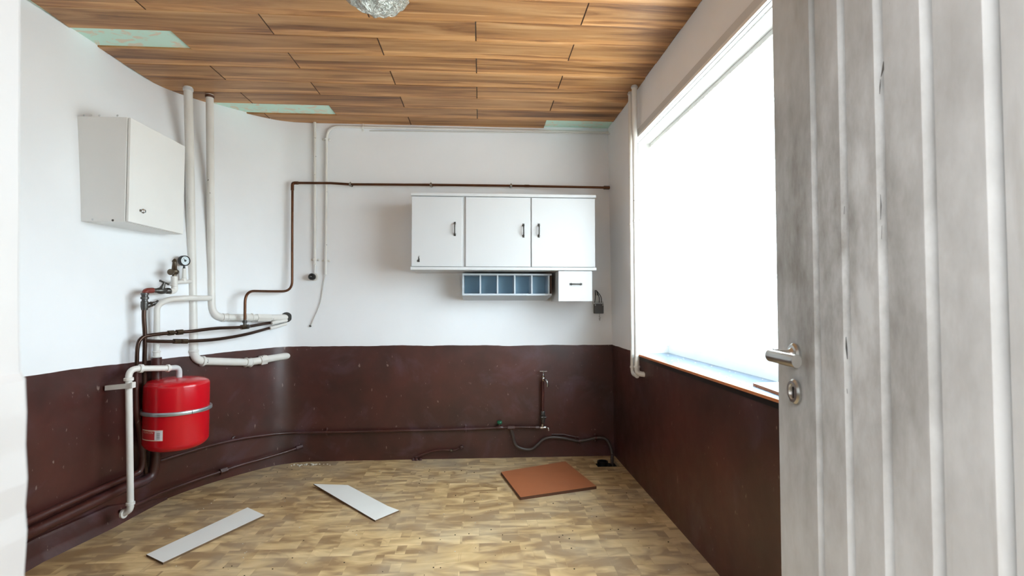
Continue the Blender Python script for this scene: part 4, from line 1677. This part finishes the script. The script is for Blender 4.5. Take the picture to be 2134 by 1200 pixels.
# pale conduit behind the boiler box
bm = B()
a_, b_ = on(352, 200, .03), on(356, 470, .03)
bx = thing('boiler_box', 'white metal wall box with a door on the left wall', 'cabinet', (-2.0, 2.98, 1.68))
BX0, BX1, BY0, BY1, BZ0, BZ1 = -2.145, -1.885, 2.745, 3.235, 1.682, 2.243
bm = B()
box(bm, (BX0, BY0, BZ0), (BX1, BY1, BZ1), .002)
obj('carcass', bm, M['wframe'], bx)
bm = B()
box(bm, (BX1 + .0025, BY0 + .002, BZ0 + .002), (BX1 + .0175, BY1, BZ1 - .001), .003)
d = obj('door', bm, M['wframe'], bx)
bm = B()
box(bm, (BX1 - .001, BY0 + .006, BZ0 + .006), (BX1 + .003, BY1 - .006, BZ1 - .006))
obj('gasket', bm, M['gap'], bx)
lk = at(297, 440, 0, BX1 + .0175)
lk.z = max(lk.z, BZ0 + .06)
bm = B(); lathe(bm, lk, (1, 0, 0), [(0, .013), (.006, .013), (.009, .009), (.014, .009), (.016, .006), (.016, 0)], 16)
lathe(bm, lk + Vector((0, -.018, 0)), (1, 0, 0), [(0, .008), (.003, .007)], 12)
obj('lock', bm, M['chrome'], d, smooth=True)
for px, py in ((235, 459), (193, 457)):
    s_ = at(px, py, 1, BY0)
    bm = B(); lathe(bm, s_, (0, -1, 0), [(0, .006), (.002, .005), (.002, 0)], 12); obj('screw', bm, M['steel'] if px == 235 else M['cabside'], bx)
for px in (175, 190, 207, 245):
    bm = B()
    s_ = at(px, 239.5, 1, BY0)
    lathe(bm, s_ + Vector((0, 0, -.003)), (0, -1, 0), [(0, .006), (.0012, .004)], 7)
    obj('top_dent', bm, M['casing'], bx)

# ------------------------------------------------------------------ crystal ceiling lamp
LC = at(779, -16, 2, 2.58)
lamp = thing('ceiling_lamp', 'lumpy clear crystal glass ceiling lamp at the top of the picture', 'lamp', (LC.x, LC.y, ZC - .001))
bm = B()
bmesh.ops.create_icosphere(bm, subdivisions=5, radius=1)
from mathutils import noise as mn
for v in bm.verts:
    n_ = v.co.normalized()
    lump = 1 + .10 * mn.noise(n_ * 5) + .045 * mn.noise(n_ * 19)
    rr_ = .150
    v.co = Vector((n_.x * rr_ * lump, n_.y * rr_ * lump, n_.z * .085 * lump + .050 * -(.5 + .5 * n_.x) * max(0, -n_.z) + .012)) + Vector((LC.x, LC.y, 2.60))
m = MatB('clear_crystal_glass')
vv = m.coord((1, 1, 1))
m.set(base=srgb(226, 229, 222), rough=.10, metal=.55, trans=.25)
m.b.inputs['IOR'].default_value = 1.5
m.set(spec=.9)
m.bump(m.noise(vv, 26, 3, .6, 2.5), 1.0, .05)
M['crystal'] = m.m
obj('glass_shade', bm, M['crystal'], lamp, smooth=True)
bm = B(); lathe(bm, (LC.x, LC.y, ZC - .001), (0, 0, -1), [(0, .06), (.012, .06), (.03, .045), (.05, .03)], 24); obj('ceiling_plate', bm, M['chrome'], lamp, smooth=True)


# ------------------------------------------------------------------ boards on the floor
def board(name, px4, th, mats, label, lift=(0, 0, 0, 0)):
    P4 = [at(x, y, 2, th + l) for (x, y), l in zip(px4, lift)]
    bm = B()
    hi = [bm.verts.new(p) for p in P4]
    lo = [bm.verts.new(p - Vector((0, 0, th))) for p in P4]
    f = bm.faces.new(hi)
    bm.faces.new(lo)
    n = len(P4)
    for i in range(n):
        f = bm.faces.new((lo[i], lo[(i + 1) % n], hi[(i + 1) % n], hi[i]))
        f.material_index = 1
    return tag(obj(name, bm, mats), label, 'board')


board('laminate_offcut', [(653, 1008), (725, 1010.5), (808, 1054), (832, 1063), (782, 1084)], .008, [M['board'], M['chip']], 'grey white board strip lying in the middle of the floor, with a slanted end', lift=(.012, .012, .006, 0, 0))
board('laminate_offcut.001', [(305, 1155), (516, 1057), (551, 1073), (340, 1172)], .010, [M['board'], M['chip']], 'long grey white board strip lying on the floor nearest the camera at left', lift=(0, .004, .004, 0))
board('loose_board', [(1044, 983), (1178, 961), (1243, 1013), (1085, 1036)], .018, [M['ply'], M['plyedge']], 'square orange brown wood panel lying on the floor before the back wall')

# ------------------------------------------------------------------ crumbs and dirt
random.seed(11)


def crumbs(name, n, gen, size, mat, label, cat='debris', flat=.6):
    bm = B()
    for _ in range(n):
        x, y, z = gen()
        s = size * random.uniform(.4, 1.2)
        r = bmesh.ops.create_icosphere(bm, subdivisions=1, radius=s)
        for v in r['verts']:
            v.co = Vector((v.co.x * random.uniform(.7, 1.3), v.co.y * random.uniform(.7, 1.3), v.co.z * flat)) + Vector((x, y, z + s * flat * .8))
    o = obj(name, bm, mat)
    tag(o, label, cat)
    o['kind'] = 'stuff'
    return o


def alongwall():
    i = random.randint(16, NT - 6)
    p = wall_left_pt(i, 0)
    return p.x + random.uniform(.03, .10), p.y - random.uniform(.03, .12), 0


BOARDS = [(-1.2, -.45, 2.9, 3.6), (-1.68, -1.24, 2.5, 3.2), (.12, .82, 3.18, 3.97), (.85, 1.1, 3.75, 4.0)]


def free_spot(x0, x1, y0, y1):
    while True:
        x, y = random.uniform(x0, x1), random.uniform(y0, y1)
        if not any(a < x < b and c < y < d for a, b, c, d in BOARDS):
            return x, y, 0


crumbs('plaster_crumbs', 60, lambda: free_spot(-1.9, 1.0, 2.3, 3.9), .0035, M['crumb'], 'small white plaster crumbs scattered over the floor')
crumbs('dirt_crumbs', 110, lambda: free_spot(-1.7, 1.0, 2.25, 3.95), .0035, M['dirtc'], 'dark dirt crumbs scattered over the floor')
crumbs('plaster_rubble', 34, lambda: ((lambda p: (p.x + random.gauss(0, .07), p.y - abs(random.gauss(0, .02)), 0))(at(648, 968, 2, 0))), .009, M['crumb'], 'little heap of plaster rubble at the foot of the curved wall end')
crumbs('sill_flakes', 40, lambda: (random.uniform(1.09, 1.26), random.uniform(1.9, 3.2), WZ0 + .014), .0045, M['crumb'], 'paint flakes and dust lying on the window sill', flat=.3)
